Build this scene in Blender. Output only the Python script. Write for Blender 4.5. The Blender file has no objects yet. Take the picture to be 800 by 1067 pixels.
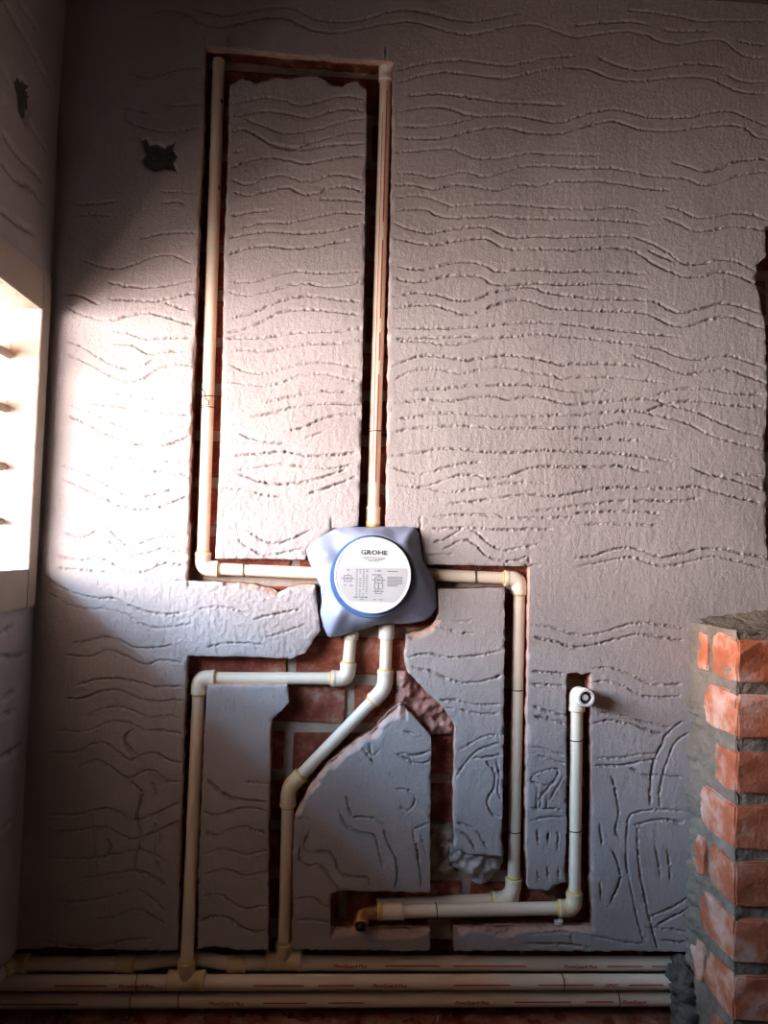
import bpy, bmesh, math, random
import numpy as np
from mathutils import Vector, Matrix, noise

rng = np.random.default_rng(7)
random.seed(7)
scene = bpy.context.scene
COL = scene.collection

# ------------------------------------------------------------------ camera
F, D, H = 770.0, 1.4, 1.15
YAW, PIT, ROL = [math.radians(a) for a in (2.6, 2.6, 1.8)]
_f = np.array([math.sin(YAW) * math.cos(PIT), math.cos(YAW) * math.cos(PIT), math.sin(PIT)])
_r = np.array([math.cos(YAW), -math.sin(YAW), 0.0])
_u = np.cross(_r, _f)
R_ = _r * math.cos(ROL) + _u * math.sin(ROL)
U_ = _u * math.cos(ROL) - _r * math.sin(ROL)
CAM = np.array([0.0, -D, H])
cam_data = bpy.data.cameras.new('camera')
cam_data.sensor_fit = 'HORIZONTAL'
cam_data.sensor_width = 36.0
cam_data.lens = F * 36.0 / 800.0
cam_data.clip_start = 0.01
cam = bpy.data.objects.new('camera', cam_data)
COL.objects.link(cam)
m = Matrix(((R_[0], U_[0], -_f[0], CAM[0]), (R_[1], U_[1], -_f[1], CAM[1]), (R_[2], U_[2], -_f[2], CAM[2]), (0, 0, 0, 1)))
cam.matrix_world = m
scene.camera = cam

# ------------------------------------------------------------------ daylight
SKY, HAZE, GROUND = (16.5, 27.0, 40.0), (38.0, 33.0, 32.0), (14.0, 10.4, 9.2)   # blue overhead, hazy bright horizon, warm earth
world = bpy.data.worlds.new('daylight')
scene.world = world
world.use_nodes = True
wn = world.node_tree.nodes
wl = world.node_tree.links
wn.clear()
w_out = wn.new('ShaderNodeOutputWorld')
w_bg = wn.new('ShaderNodeBackground')
w_tc = wn.new('ShaderNodeTexCoord')
w_sep = wn.new('ShaderNodeSeparateXYZ')
w_up = wn.new('ShaderNodeMapRange')
w_up.interpolation_type = 'SMOOTHSTEP'
w_up.inputs[1].default_value, w_up.inputs[2].default_value = 0.12, 0.44
w_dn = wn.new('ShaderNodeMapRange')
w_dn.interpolation_type = 'SMOOTHSTEP'
w_dn.inputs[1].default_value, w_dn.inputs[2].default_value = -0.50, 0.0
w_mix1 = wn.new('ShaderNodeMix')
w_mix1.data_type = 'RGBA'
w_mix1.inputs[6].default_value = GROUND + (1,)
w_mix1.inputs[7].default_value = HAZE + (1,)
w_mix = wn.new('ShaderNodeMix')
w_mix.data_type = 'RGBA'
w_mix.inputs[7].default_value = SKY + (1,)
wl.new(w_tc.outputs['Generated'], w_sep.inputs[0])
wl.new(w_sep.outputs[2], w_up.inputs[0])
wl.new(w_sep.outputs[2], w_dn.inputs[0])
wl.new(w_dn.outputs[0], w_mix1.inputs[0])
wl.new(w_mix1.outputs[2], w_mix.inputs[6])
wl.new(w_up.outputs[0], w_mix.inputs[0])
wl.new(w_mix.outputs[2], w_bg.inputs[0])
wl.new(w_bg.outputs[0], w_out.inputs[0])

scene.view_settings.view_transform = 'Standard'
scene.view_settings.look = 'None'
scene.view_settings.gamma = 1.0
scene.view_settings.use_curve_mapping = False
scene.view_settings.exposure = 0.86
scene.cycles.max_bounces = 8
scene.cycles.diffuse_bounces = 6


def portal(loc, rot, sx, sy):
    l = bpy.data.lights.new('daylight_portal', 'AREA')
    l.shape = 'RECTANGLE'
    l.size, l.size_y = sx, sy
    l.cycles.is_portal = True
    o = bpy.data.objects.new('daylight_portal', l)
    o.location = loc
    o.rotation_euler = rot
    COL.objects.link(o)


# ------------------------------------------------------------------ pixel helpers
def at(px, py, axis=1, val=0.0):
    """point where the line of sight of a photo pixel meets the plane axis=val"""
    d = _f + R_ * (px - 400.0) / F + U_ * (533.5 - py) / F
    return CAM + d * ((val - CAM[axis]) / d[axis])


def W(px, py, y=0.0):
    return Vector(at(px, py, 1, y))


def wall_uv(pts):
    return np.array([[at(a, b)[0], at(a, b)[2]] for a, b in pts])


XL = float(at(45, 450)[0])          # left wall plane
YB, YF = 0.0, -2.9                 # back wall (the one in view), wall behind the camera
XR = 1.9
ZC = 2.55
WY0, WY1, WZ0, WZ1 = -1.05, -0.05, 1.088, 1.558    # window opening in the left wall

portal((XL - 0.20, (WY0 + WY1) / 2, (WZ0 + WZ1) / 2), (0, -math.pi / 2, 0), WZ1 - WZ0, WY1 - WY0)


# ------------------------------------------------------------------ materials
def new_mat(name):
    mt = bpy.data.materials.new(name)
    mt.use_nodes = True
    nt = mt.node_tree
    return mt, nt, nt.nodes['Principled BSDF']


def noise_node(nt, scale, detail=4.0, rough=0.6, coord='Object'):
    tc = nt.nodes.new('ShaderNodeTexCoord')
    n = nt.nodes.new('ShaderNodeTexNoise')
    n.inputs['Scale'].default_value = scale
    n.inputs['Detail'].default_value = detail
    n.inputs['Roughness'].default_value = rough
    nt.links.new(tc.outputs[coord], n.inputs['Vector'])
    return n


def ramp_node(nt, src, stops):
    r = nt.nodes.new('ShaderNodeValToRGB')
    el = r.color_ramp.elements
    while len(el) < len(stops):
        el.new(0.5)
    for e, (p, c) in zip(el, stops):
        e.position = p
        e.color = tuple(c) + (1,)
    nt.links.new(src, r.inputs[0])
    return r


def bump_node(nt, bsdf, src, strength, dist):
    b = nt.nodes.new('ShaderNodeBump')
    b.inputs['Strength'].default_value = strength
    b.inputs['Distance'].default_value = dist
    nt.links.new(src, b.inputs['Height'])
    nt.links.new(b.outputs[0], bsdf.inputs['Normal'])
    return b


def rough_mat(name, stops, scale, rough=0.9, bscale=None, bdist=0.002, bstr=0.7, vary=0.0, coord='Object', detail=5):
    mt, nt, bs = new_mat(name)
    n = noise_node(nt, scale, detail, 0.62, coord)
    r = ramp_node(nt, n.outputs[0], stops)
    col = r.outputs[0]
    if vary:
        oi = nt.nodes.new('ShaderNodeObjectInfo')
        mr = nt.nodes.new('ShaderNodeMapRange')
        mr.inputs[3].default_value = 1 - vary
        mr.inputs[4].default_value = 1 + vary
        nt.links.new(oi.outputs['Random'], mr.inputs[0])
        hs = nt.nodes.new('ShaderNodeHueSaturation')
        nt.links.new(mr.outputs[0], hs.inputs['Value'])
        nt.links.new(col, hs.inputs['Color'])
        col = hs.outputs[0]
    nt.links.new(col, bs.inputs['Base Color'])
    bs.inputs['Roughness'].default_value = rough
    bs.inputs['Specular IOR Level'].default_value = 0.25
    if bscale:
        b = noise_node(nt, bscale, 5, 0.65, coord)
        bump_node(nt, bs, b.outputs[0], bstr, bdist)
    return mt


M = {}
M['plaster'] = rough_mat('cement_plaster', [(0.25, (0.33, 0.297, 0.290)), (0.5, (0.385, 0.348, 0.340)), (0.75, (0.43, 0.393, 0.382))], 4.5,
                         0.88, 420, 0.0018, 1.0, detail=11)
M['plaster_edge'] = rough_mat('broken_plaster', [(0.3, (0.44, 0.27, 0.21)), (0.7, (0.58, 0.42, 0.35))], 60, 0.95, 260, 0.003)
M['patch'] = rough_mat('dark_damp_patch', [(0.3, (0.045, 0.05, 0.045)), (0.7, (0.12, 0.12, 0.105))], 40, 0.8, 160, 0.004)
M['shell'] = rough_mat('bare_cement_render', [(0.3, (0.13, 0.10, 0.08)), (0.7, (0.17, 0.135, 0.11))], 3, 0.9, 120, 0.002)
M['brick'] = rough_mat('cut_red_brick', [(0.30, (0.14, 0.034, 0.020)), (0.47, (0.24, 0.062, 0.037)), (0.58, (0.33, 0.12, 0.075)), (0.70, (0.40, 0.28, 0.22))], 26, 0.92, 150, 0.007, 0.9, 0.2)
M['pier_brick'] = rough_mat('orange_brick', [(0.30, (0.34, 0.085, 0.038)), (0.48, (0.42, 0.13, 0.065)), (0.58, (0.50, 0.25, 0.175)), (0.75, (0.58, 0.39, 0.32))], 17, 0.92, 120, 0.003, 0.9, 0.12, 'Object', 3)
M['mortar'] = rough_mat('joint_mortar', [(0.3, (0.30, 0.25, 0.20)), (0.7, (0.44, 0.38, 0.32))], 30, 0.95, 190, 0.004)
M['pier_mortar'] = rough_mat('pier_mortar', [(0.3, (0.15, 0.12, 0.09)), (0.7, (0.26, 0.21, 0.165))], 22, 0.95, 130, 0.006, 1.0)
M['dark_mortar'] = rough_mat('damp_mortar', [(0.3, (0.06, 0.055, 0.05)), (0.7, (0.17, 0.155, 0.14))], 40, 0.95, 120, 0.006, 1.0)
M['dust'] = rough_mat('brick_dust', [(0.3, (0.24, 0.08, 0.05)), (0.55, (0.33, 0.16, 0.11)), (0.75, (0.42, 0.27, 0.2))], 22, 0.97, 90, 0.006, 1.0)
M['broken'] = rough_mat('broken_brick_face', [(0.3, (0.26, 0.10, 0.075)), (0.5, (0.40, 0.22, 0.18)), (0.7, (0.52, 0.40, 0.36))], 24, 0.95, 120, 0.005, 1.0)
M['pipe'] = rough_mat('cream_plastic_pipe', [(0.3, (0.71, 0.615, 0.48)), (0.7, (0.78, 0.69, 0.56))], 9, 0.36)
M['fitting'] = rough_mat('cream_plastic_fitting', [(0.3, (0.73, 0.64, 0.50)), (0.7, (0.80, 0.72, 0.59))], 30, 0.36)
M['old_fitting'] = rough_mat('glue_stained_fitting', [(0.4, (0.70, 0.61, 0.42)), (0.65, (0.66, 0.50, 0.24))], 28, 0.38)
M['white_plastic'] = rough_mat('white_plastic', [(0.3, (0.78, 0.76, 0.72)), (0.7, (0.84, 0.82, 0.79))], 20, 0.35)
M['glue'] = rough_mat('yellow_solvent_glue', [(0.3, (0.55, 0.36, 0.06)), (0.7, (0.72, 0.52, 0.16))], 60, 0.4)
M['red_ink'] = rough_mat('red_print', [(0.3, (0.35, 0.035, 0.03)), (0.7, (0.45, 0.06, 0.05))], 60, 0.6)
M['wire'] = rough_mat('binding_wire', [(0.3, (0.03, 0.025, 0.02)), (0.7, (0.07, 0.05, 0.04))], 60, 0.6)
M['brass'], _nt, _b = new_mat('brass')
_n = noise_node(_nt, 40)
_rr = ramp_node(_nt, _n.outputs[0], [(0.3, (0.42, 0.22, 0.10)), (0.7, (0.62, 0.36, 0.16))])
_nt.links.new(_rr.outputs[0], _b.inputs['Base Color'])
_b.inputs['Metallic'].default_value = 0.85
_b.inputs['Roughness'].default_value = 0.38
M['black'] = rough_mat('black_plastic', [(0.3, (0.012, 0.011, 0.01)), (0.7, (0.03, 0.027, 0.025))], 30, 0.5)
M['bag'] = rough_mat('blue_grey_sheet', [(0.3, (0.20, 0.235, 0.34)), (0.7, (0.25, 0.29, 0.40))], 14, 0.5, 50, 0.0015, 0.5)
M['blue'] = rough_mat('blue_plastic', [(0.3, (0.045, 0.10, 0.24)), (0.7, (0.065, 0.14, 0.30))], 20, 0.4)
M['lid_white'] = rough_mat('white_lid', [(0.3, (0.55, 0.56, 0.57)), (0.7, (0.60, 0.61, 0.62))], 20, 0.4)
M['lid_panel'] = rough_mat('pale_grey_print', [(0.3, (0.40, 0.41, 0.42)), (0.7, (0.44, 0.45, 0.46))], 20, 0.45)
M['ink'] = rough_mat('dark_print', [(0.3, (0.07, 0.07, 0.08)), (0.7, (0.10, 0.10, 0.11))], 30, 0.5)
M['ink_grey'] = rough_mat('grey_print', [(0.3, (0.13, 0.13, 0.14)), (0.7, (0.18, 0.18, 0.19))], 30, 0.5)
M['frame'] = rough_mat('cream_window_surround', [(0.3, (0.30, 0.245, 0.195)), (0.7, (0.37, 0.31, 0.255))], 8, 0.7, 80, 0.001)
M['slat'] = rough_mat('window_slat', [(0.3, (0.30, 0.24, 0.20)), (0.7, (0.40, 0.33, 0.28))], 20, 0.6)
M['floor'] = rough_mat('cement_floor', [(0.3, (0.20, 0.13, 0.085)), (0.7, (0.30, 0.20, 0.135))], 5, 0.95, 60, 0.006)


# ------------------------------------------------------------------ object helpers
def link(o, parent=None):
    COL.objects.link(o)
    if parent is not None:
        o.parent = parent
    return o


def mesh_obj(name, verts, faces, mat, parent=None, smooth=False):
    me = bpy.data.meshes.new(name)
    me.from_pydata([tuple(v) for v in verts], [], faces)
    me.materials.append(M[mat] if isinstance(mat, str) else mat)
    if smooth:
        me.polygons.foreach_set('use_smooth', [True] * len(me.polygons))
    me.update()
    return link(bpy.data.objects.new(name, me), parent)


def bm_obj(name, bm, mat, parent=None, smooth=False):
    bmesh.ops.recalc_face_normals(bm, faces=bm.faces)
    me = bpy.data.meshes.new(name)
    bm.to_mesh(me)
    bm.free()
    me.materials.append(M[mat])
    if smooth:
        me.polygons.foreach_set('use_smooth', [True] * len(me.polygons))
    return link(bpy.data.objects.new(name, me), parent)


def add_box(bm, x0, x1, y0, y1, z0, z1):
    vs = [bm.verts.new((x, y, z)) for x in (x0, x1) for y in (y0, y1) for z in (z0, z1)]
    for q in ((0, 1, 3, 2), (4, 6, 7, 5), (0, 4, 5, 1), (2, 3, 7, 6), (0, 2, 6, 4), (1, 5, 7, 3)):
        bm.faces.new([vs[i] for i in q])
    return vs


def box_obj(name, x0, x1, y0, y1, z0, z1, mat, parent=None, bevel=0.0):
    bm = bmesh.new()
    add_box(bm, x0, x1, y0, y1, z0, z1)
    if bevel:
        bmesh.ops.bevel(bm, geom=bm.edges[:], offset=bevel, segments=2, affect='EDGES')
    return bm_obj(name, bm, mat, parent)


def tag(o, label, cat, group=None):
    o['label'] = label
    o['category'] = cat
    if group:
        o['group'] = group
    return o


def struct(o):
    o['kind'] = 'structure'
    return o


def empty(name, loc):
    o = bpy.data.objects.new(name, None)
    o.empty_display_size = 0.05
    o.location = loc
    COL.objects.link(o)
    bpy.context.view_layer.update()
    return o


def adopt(o, parent):
    """parent a mesh whose vertices are in world space to an Empty"""
    o.parent = parent
    o.location = -Vector(parent.location)
    return o


# ------------------------------------------------------------------ noise fields
def smooth_noise(shape, cell, scale_m, seed, aniso=(1.0, 1.0)):
    """filtered white noise with a feature size of scale_m metres, unit deviation"""
    g = np.random.default_rng(seed).standard_normal(shape)
    fu = np.fft.fftfreq(shape[0])[:, None] / cell
    fv = np.fft.rfftfreq(shape[1])[None, :] / cell
    s = scale_m
    k = np.exp(-2 * (math.pi * 0.35) ** 2 * ((fu * s * aniso[0]) ** 2 + (fv * s * aniso[1]) ** 2))
    o = np.fft.irfft2(np.fft.rfft2(g) * k, shape)
    return o / (o.std() + 1e-9)


def poly_sdf(poly, X, Y):
    """signed distance to a polygon, negative inside"""
    d2 = np.full(X.shape, 1e9)
    inside = np.zeros(X.shape, bool)
    n = len(poly)
    for i in range(n):
        ax, ay = poly[i]
        bx, by = poly[(i + 1) % n]
        ex, ey = bx - ax, by - ay
        wx, wy = X - ax, Y - ay
        t = np.clip((wx * ex + wy * ey) / (ex * ex + ey * ey + 1e-12), 0, 1)
        d2 = np.minimum(d2, (wx - ex * t) ** 2 + (wy - ey * t) ** 2)
        if abs(ey) > 1e-12:
            c = ((ay > Y) != (by > Y)) & (X < ex * (Y - ay) / ey + ax)
            inside ^= c
    return np.where(inside, -1, 1) * np.sqrt(d2)


def union_sdf(polys, X, Y, margin=0.02):
    out = np.full(X.shape, margin)
    for p in polys:
        lo, hi = p.min(0) - margin, p.max(0) + margin
        iu = np.where((X[:, 0] >= lo[0]) & (X[:, 0] <= hi[0]))[0]
        iv = np.where((Y[0] >= lo[1]) & (Y[0] <= hi[1]))[0]
        if len(iu) == 0 or len(iv) == 0:
            continue
        s = np.s_[iu[0]:iu[-1] + 1, iv[0]:iv[-1] + 1]
        out[s] = np.minimum(out[s], poly_sdf(p, X[s], Y[s]))
    return out


def catmull(pts, step):
    pts = np.asarray(pts, float)
    P = np.vstack([2 * pts[0] - pts[1], pts, 2 * pts[-1] - pts[-2]])
    out = []
    for i in range(1, len(P) - 2):
        p0, p1, p2, p3 = P[i - 1], P[i], P[i + 1], P[i + 2]
        n = max(2, int(np.linalg.norm(p2 - p1) / step))
        t = np.linspace(0, 1, n, endpoint=False)[:, None]
        out.append(0.5 * ((2 * p1) + (-p0 + p2) * t + (2 * p0 - 5 * p1 + 4 * p2 - p3) * t ** 2 + (-p0 + 3 * p1 - 3 * p2 + p3) * t ** 3))
    out.append(P[-2][None])
    return np.vstack(out)


def groove_field(lines, u0, v0, cell, shape, sig=0.00132, depth=0.0055):
    """depth of the scratched lines on a grid, plus the crumbs pushed up beside them"""
    G = np.zeros(shape)
    Rg = np.zeros(shape)
    k = int(math.ceil(4.2 * sig / cell))
    off = [(a, b) for a in range(-k, k + 1) for b in range(-k, k + 1)]
    for li, ln in enumerate(lines):
        q = catmull(ln, cell * 0.7)
        n = len(q)
        r = np.random.default_rng(li + 11)
        jit = np.convolve(r.standard_normal(n + 8), np.ones(5) / 5, 'same')[4:-4]
        q = q + np.stack([r.standard_normal(n) * 0.0003, jit * 0.0011], 1)
        wv = np.convolve(r.standard_normal(n + 40), np.ones(21) / 21, 'same')[20:-20] * 4.5
        d = depth * np.clip(0.85 + 0.22 * wv + 0.40 * r.standard_normal(n), 0.15, 1.7) * r.uniform(0.6, 1.15)
        e = np.minimum(np.arange(n), np.arange(n)[::-1]) / max(5.0, 0.03 * n)
        d = d * np.clip(e, 0.3, 1)
        lip = 0.11 * d * np.clip(r.standard_normal(n) + 0.5, 0, 2.2)
        iu = np.round((q[:, 0] - u0) / cell).astype(int)
        iv = np.round((q[:, 1] - v0) / cell).astype(int)
        for a, b in off:
            x, y = iu + a, iv + b
            ok = (x >= 0) & (y >= 0) & (x < shape[0]) & (y < shape[1])
            dd = np.hypot(u0 + x * cell - q[:, 0], v0 + y * cell - q[:, 1])
            g = d * np.exp(-(dd / sig) ** 2 * 0.5)
            np.maximum.at(G, (x[ok], y[ok]), g[ok])
            below = (v0 + y * cell - q[:, 1]) < 0
            lp = lip * np.exp(-((dd - 2.2 * sig) / (0.9 * sig)) ** 2) * np.where(below, 1.0, 0.35)
            np.maximum.at(Rg, (x[ok], y[ok]), lp[ok])
    near = np.clip(G / (0.25 * depth), 0, 1)
    nz = np.random.default_rng(5).standard_normal(shape)
    nz2 = smooth_noise(shape, cell, 0.0045, 6)
    G = G * np.clip(1.0 + 0.25 * nz + 0.35 * nz2, 0.1, 2.0)
    return Rg * np.exp(-(G / (0.3 * depth)) ** 2) * np.clip(1 + 0.6 * nz, 0, 3) - G + 0.00035 * near * nz


def plaster_sheet(name, u0, u1, v0, v1, cell, holes, lines, patches, place, thick, deep, mats, seed, rough_boost=None, depth=0.0052, ragged=0.00035, sig=0.00125, chamfers=()):
    """scored plaster as a height field with the chases cut out of it; place(u, v, h) gives the world point, h towards the room"""
    nu, nv = int(round((u1 - u0) / cell)) + 1, int(round((v1 - v0) / cell)) + 1
    U, V = np.meshgrid(u0 + np.arange(nu) * cell, v0 + np.arange(nv) * cell, indexing='ij')
    sh = (nu, nv)
    h = 0.0009 * smooth_noise(sh, cell, 0.16, seed) + 0.00012 * smooth_noise(sh, cell, 0.03, seed + 1)
    fine = 0.00013 * smooth_noise(sh, cell, 0.006, seed + 2) + 0.00008 * smooth_noise(sh, cell, 0.004, seed + 3, (1.0, 6.0))
    if rough_boost is not None:
        fine = fine * (1 + rough_boost(U, V)) + 0.0002 * rough_boost(U, V) * smooth_noise(sh, cell, 0.007, seed + 9)
    fine = fine + 0.00012 * np.random.default_rng(seed).standard_normal(sh)
    h = h + fine + groove_field(lines, u0, v0, cell, sh, sig=sig, depth=depth)
    jx = ragged * smooth_noise(sh, cell, 0.012, seed + 4)
    jy = ragged * smooth_noise(sh, cell, 0.012, seed + 5)
    S = union_sdf(holes, U + jx, V + jy)
    chip = 0.0012 + 0.0014 * smooth_noise(sh, cell, 0.014, seed + 6)
    h = h - np.clip(chip, 0.0002, 0.006) * np.exp(-np.clip(S, 0, 1) / 0.0021)
    pm = np.zeros(sh, bool)
    cm = np.zeros(sh, bool)
    if chamfers:
        wz = np.zeros(sh)
        for (c0, c1, c2, c3, wd) in chamfers:
            wz = np.maximum(wz, wd * ((U > c0) & (U < c1) & (V > c2) & (V < c3)))
        g0, g1 = np.gradient(S, cell)
        wz = wz * np.clip(-g1 * 1.6, 0, 1) * np.clip(0.9 + 0.25 * smooth_noise(sh, cell, 0.03, seed + 12), 0.3, 1.6)
        drop = np.clip(wz - np.clip(S, 0, 1), 0, 1) * 1.0
        h = h - drop - 0.0005 * (drop > 0) * np.abs(smooth_noise(sh, cell, 0.005, seed + 13))
        cm = drop > 0.0015
    if patches:
        Pm = union_sdf(patches, U + 2 * jx, V + 2 * jy)
        h = h - 0.007 * (1 / (1 + np.exp(Pm / 0.0012)))
        pm = Pm < 0
    Sc = 0.25 * (S[:-1, :-1] + S[1:, :-1] + S[:-1, 1:] + S[1:, 1:])
    keep = Sc > 0
    kp = np.zeros((nu + 1, nv + 1), bool)
    kp[1:-1, 1:-1] = keep
    cnt = kp[:-1, :-1].astype(int) + kp[1:, :-1] + kp[:-1, 1:] + kp[1:, 1:]
    full = np.zeros((nu + 1, nv + 1), bool)
    full[1:-1, 1:-1] = True
    tot = full[:-1, :-1].astype(int) + full[1:, :-1] + full[:-1, 1:] + full[1:, 1:]
    bnd = (cnt > 0) & (cnt < tot)
    gu, gv = np.gradient(S, cell)
    gn = np.clip(gu ** 2 + gv ** 2, 0.25, None)
    mv = np.clip(-S, -1.2 * cell, 1.2 * cell)
    U2 = np.where(bnd, U + mv * gu / gn, U)
    V2 = np.where(bnd, V + mv * gv / gn, V)
    idx = np.arange(nu * nv).reshape(sh)
    a, b, c, d = idx[:-1, :-1][keep], idx[1:, :-1][keep], idx[1:, 1:][keep], idx[:-1, 1:][keep]
    quads = np.stack([a, b, c, d], 1)
    qm = np.where((pm[:-1, :-1] & pm[1:, 1:])[keep], 2, np.where((cm[:-1, :-1] & cm[1:, 1:])[keep], 1, 0))
    # side walls of the chases
    E = []
    le = kp[1:-1, 1:-1] & ~kp[:-2, 1:-1]
    E.append((idx[:-1, 1:][le], idx[:-1, :-1][le], np.where(le)[0] > 0))
    re = kp[1:-1, 1:-1] & ~kp[2:, 1:-1]
    E.append((idx[1:, :-1][re], idx[1:, 1:][re], np.where(re)[0] < nu - 2))
    be = kp[1:-1, 1:-1] & ~kp[1:-1, :-2]
    E.append((idx[:-1, :-1][be], idx[1:, :-1][be], np.where(be)[1] > 0))
    te = kp[1:-1, 1:-1] & ~kp[1:-1, 2:]
    E.append((idx[1:, 1:][te], idx[:-1, 1:][te], np.where(te)[1] < nv - 2))
    e0 = np.concatenate([x[0][x[2]] for x in E])
    e1 = np.concatenate([x[1][x[2]] for x in E])
    uu, vv, hh = U2.ravel(), V2.ravel(), h.ravel()
    used = np.unique(np.concatenate([e0, e1]))
    mp = np.full(nu * nv, -1)
    mp[used] = np.arange(len(used))
    n0 = nu * nv
    nz = smooth_noise(sh, cell, 0.016, seed + 8).ravel()[used] * 0.0006
    gxx, gyy = (gu / np.sqrt(gn)).ravel()[used], (gv / np.sqrt(gn)).ravel()[used]
    rings = [(0.0, hh[used]), (0.0006, np.full(len(used), -thick * 0.55)), (0.0, np.full(len(used), -thick)),
             (0.0012, np.full(len(used), -thick - 0.0005)), (0.0008, np.full(len(used), -(thick + deep) / 2)), (0.0, np.full(len(used), -deep))]
    au, av, ah = [uu], [vv], [hh]
    for k, (_, hz) in enumerate(rings):
        o = nz * (0.0 if k == 0 else 1.0)
        au.append(uu[used] - gxx * o)
        av.append(vv[used] - gyy * o)
        ah.append(hz)
    Lr = len(used)
    side, sm = [], []
    for k in range(len(rings) - 1):
        b0, b1 = n0 + k * Lr, n0 + (k + 1) * Lr
        side.append(np.stack([b0 + mp[e1], b0 + mp[e0], b1 + mp[e0], b1 + mp[e1]], 1))
        sm.append(np.full(len(e0), 1 if k < 2 else 3))
    au, av, ah = np.concatenate(au), np.concatenate(av), np.concatenate(ah)
    co = place(au, av, ah)
    quads = np.concatenate([quads] + side)
    qm = np.concatenate([qm] + sm)
    ref = np.unique(quads)
    remap = np.full(len(co), -1)
    remap[ref] = np.arange(len(ref))
    co = co[ref]
    quads = remap[quads]
    me = bpy.data.meshes.new(name)
    me.vertices.add(len(co))
    me.vertices.foreach_set('co', co.astype(np.float32).ravel())
    me.loops.add(quads.size)
    me.loops.foreach_set('vertex_index', quads.astype(np.int32).ravel())
    me.polygons.add(len(quads))
    me.polygons.foreach_set('loop_start', np.arange(0, quads.size, 4, dtype=np.int32))
    me.polygons.foreach_set('material_index', qm.astype(np.int32))
    me.polygons.foreach_set('use_smooth', np.ones(len(quads), bool))
    for k in mats:
        me.materials.append(M[k])
    me.update(calc_edges=True)
    me.validate()
    o = bpy.data.objects.new(name, me)
    COL.objects.link(o)
    return o


# ------------------------------------------------------------------ what the photograph shows: chases and scratched lines (photo pixels)
CHASES = [
    # tall chase around the left riser, its top and its foot
    [(213, 48), (240, 50), (239, 90), (238, 150), (234, 250), (232, 350), (230, 440), (227, 520), (224, 583), (195, 605), (197, 500), (200, 400), (204, 320), (207, 230), (211, 150)],
    [(213, 48), (300, 55), (408, 64), (409, 92), (382, 94), (372, 84), (362, 86), (356, 90), (344, 86), (334, 80), (318, 78), (300, 82), (285, 80), (268, 86), (252, 82), (236, 90)],
    [(196, 581), (224, 582), (260, 582), (335, 583), (335, 611), (318, 609), (300, 612), (290, 618), (278, 612), (262, 609), (250, 608), (195, 605)],
    # middle riser
    [(382, 80), (409, 65), (409, 110), (408, 190), (405, 300), (404, 400), (402, 552), (373, 552), (376, 460), (378, 350), (380, 250)],
    # valve opening
    [(345, 551), (372, 548), (404, 549), (438, 550), (441, 588), (456, 612), (458, 640), (448, 655), (424, 662), (400, 668), (350, 668), (334, 660), (326, 600), (317, 588), (320, 572)],
    # right leg
    [(438, 588), (500, 589), (552, 590), (551, 612), (500, 613), (470, 614), (438, 612)],
    [(526, 600), (552, 590), (550, 700), (549, 800), (549, 880), (551, 935), (522, 935), (524, 800), (525, 700)],
    # outlet chase
    [(590, 702), (600, 700), (606, 703), (616, 700), (616, 760), (617, 830), (616, 900), (617, 940), (588, 940), (590, 860), (590, 780)],
    # foot of the right legs
    [(344, 931), (360, 928), (400, 929), (449, 930), (475, 928), (524, 918), (548, 926), (570, 928), (590, 918), (617, 930), (618, 967), (560, 967), (500, 968), (420, 969), (344, 970)],
    # broken corner between
    [(472, 884), (490, 890), (523, 892), (526, 922), (506, 930), (472, 932)],
    # middle slot and the bare slanting patch above it
    [(449, 766), (474, 758), (473, 820), (473, 884), (473, 994), (448, 994), (448, 880)],
    [(412, 700), (427, 702), (445, 722), (460, 735), (475, 757), (474, 768), (449, 767), (432, 748), (417, 734), (405, 730)],
    # bare brick under the valve and the slanting chase
    [(300, 687), (318, 680), (330, 662), (340, 650), (424, 655), (422, 690), (426, 704), (420, 732), (403, 745), (388, 763), (362, 780), (341, 797), (322, 822), (307, 850), (305, 870), (281, 860), (281, 800), (281, 758), (283, 750), (292, 742), (301, 732), (299, 714)],
    [(281, 790), (307, 840), (305, 900), (304, 994), (279, 994), (279, 900)],
    # lower left chase
    [(195, 683), (250, 684), (302, 686), (302, 713), (260, 714), (216, 714), (193, 716)],
    [(195, 683), (216, 710), (213, 760), (211, 800), (207, 900), (205, 994), (184, 994), (186, 940), (188, 860), (190, 800), (192, 740)],
    # bottom chase
    [(-60, 989), (20, 990), (60, 987), (100, 990), (185, 991), (205, 990), (225, 987), (250, 991), (300, 990), (420, 991), (560, 991), (640, 992), (760, 992), (760, 1200), (-60, 1200)],
    # chase by the right edge of the picture
    [(797, 236), (830, 236), (830, 584), (799, 584), (797, 470), (799, 400), (797, 335), (792, 312), (787, 296), (788, 276), (797, 268)],
]
PATCHES = [[(147, 144), (152, 143), (156, 149), (164, 148), (172, 153), (182, 146), (180, 156), (185, 162), (181, 168), (184, 178), (172, 175), (163, 178), (153, 175), (147, 166), (152, 160), (148, 152)]]

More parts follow.
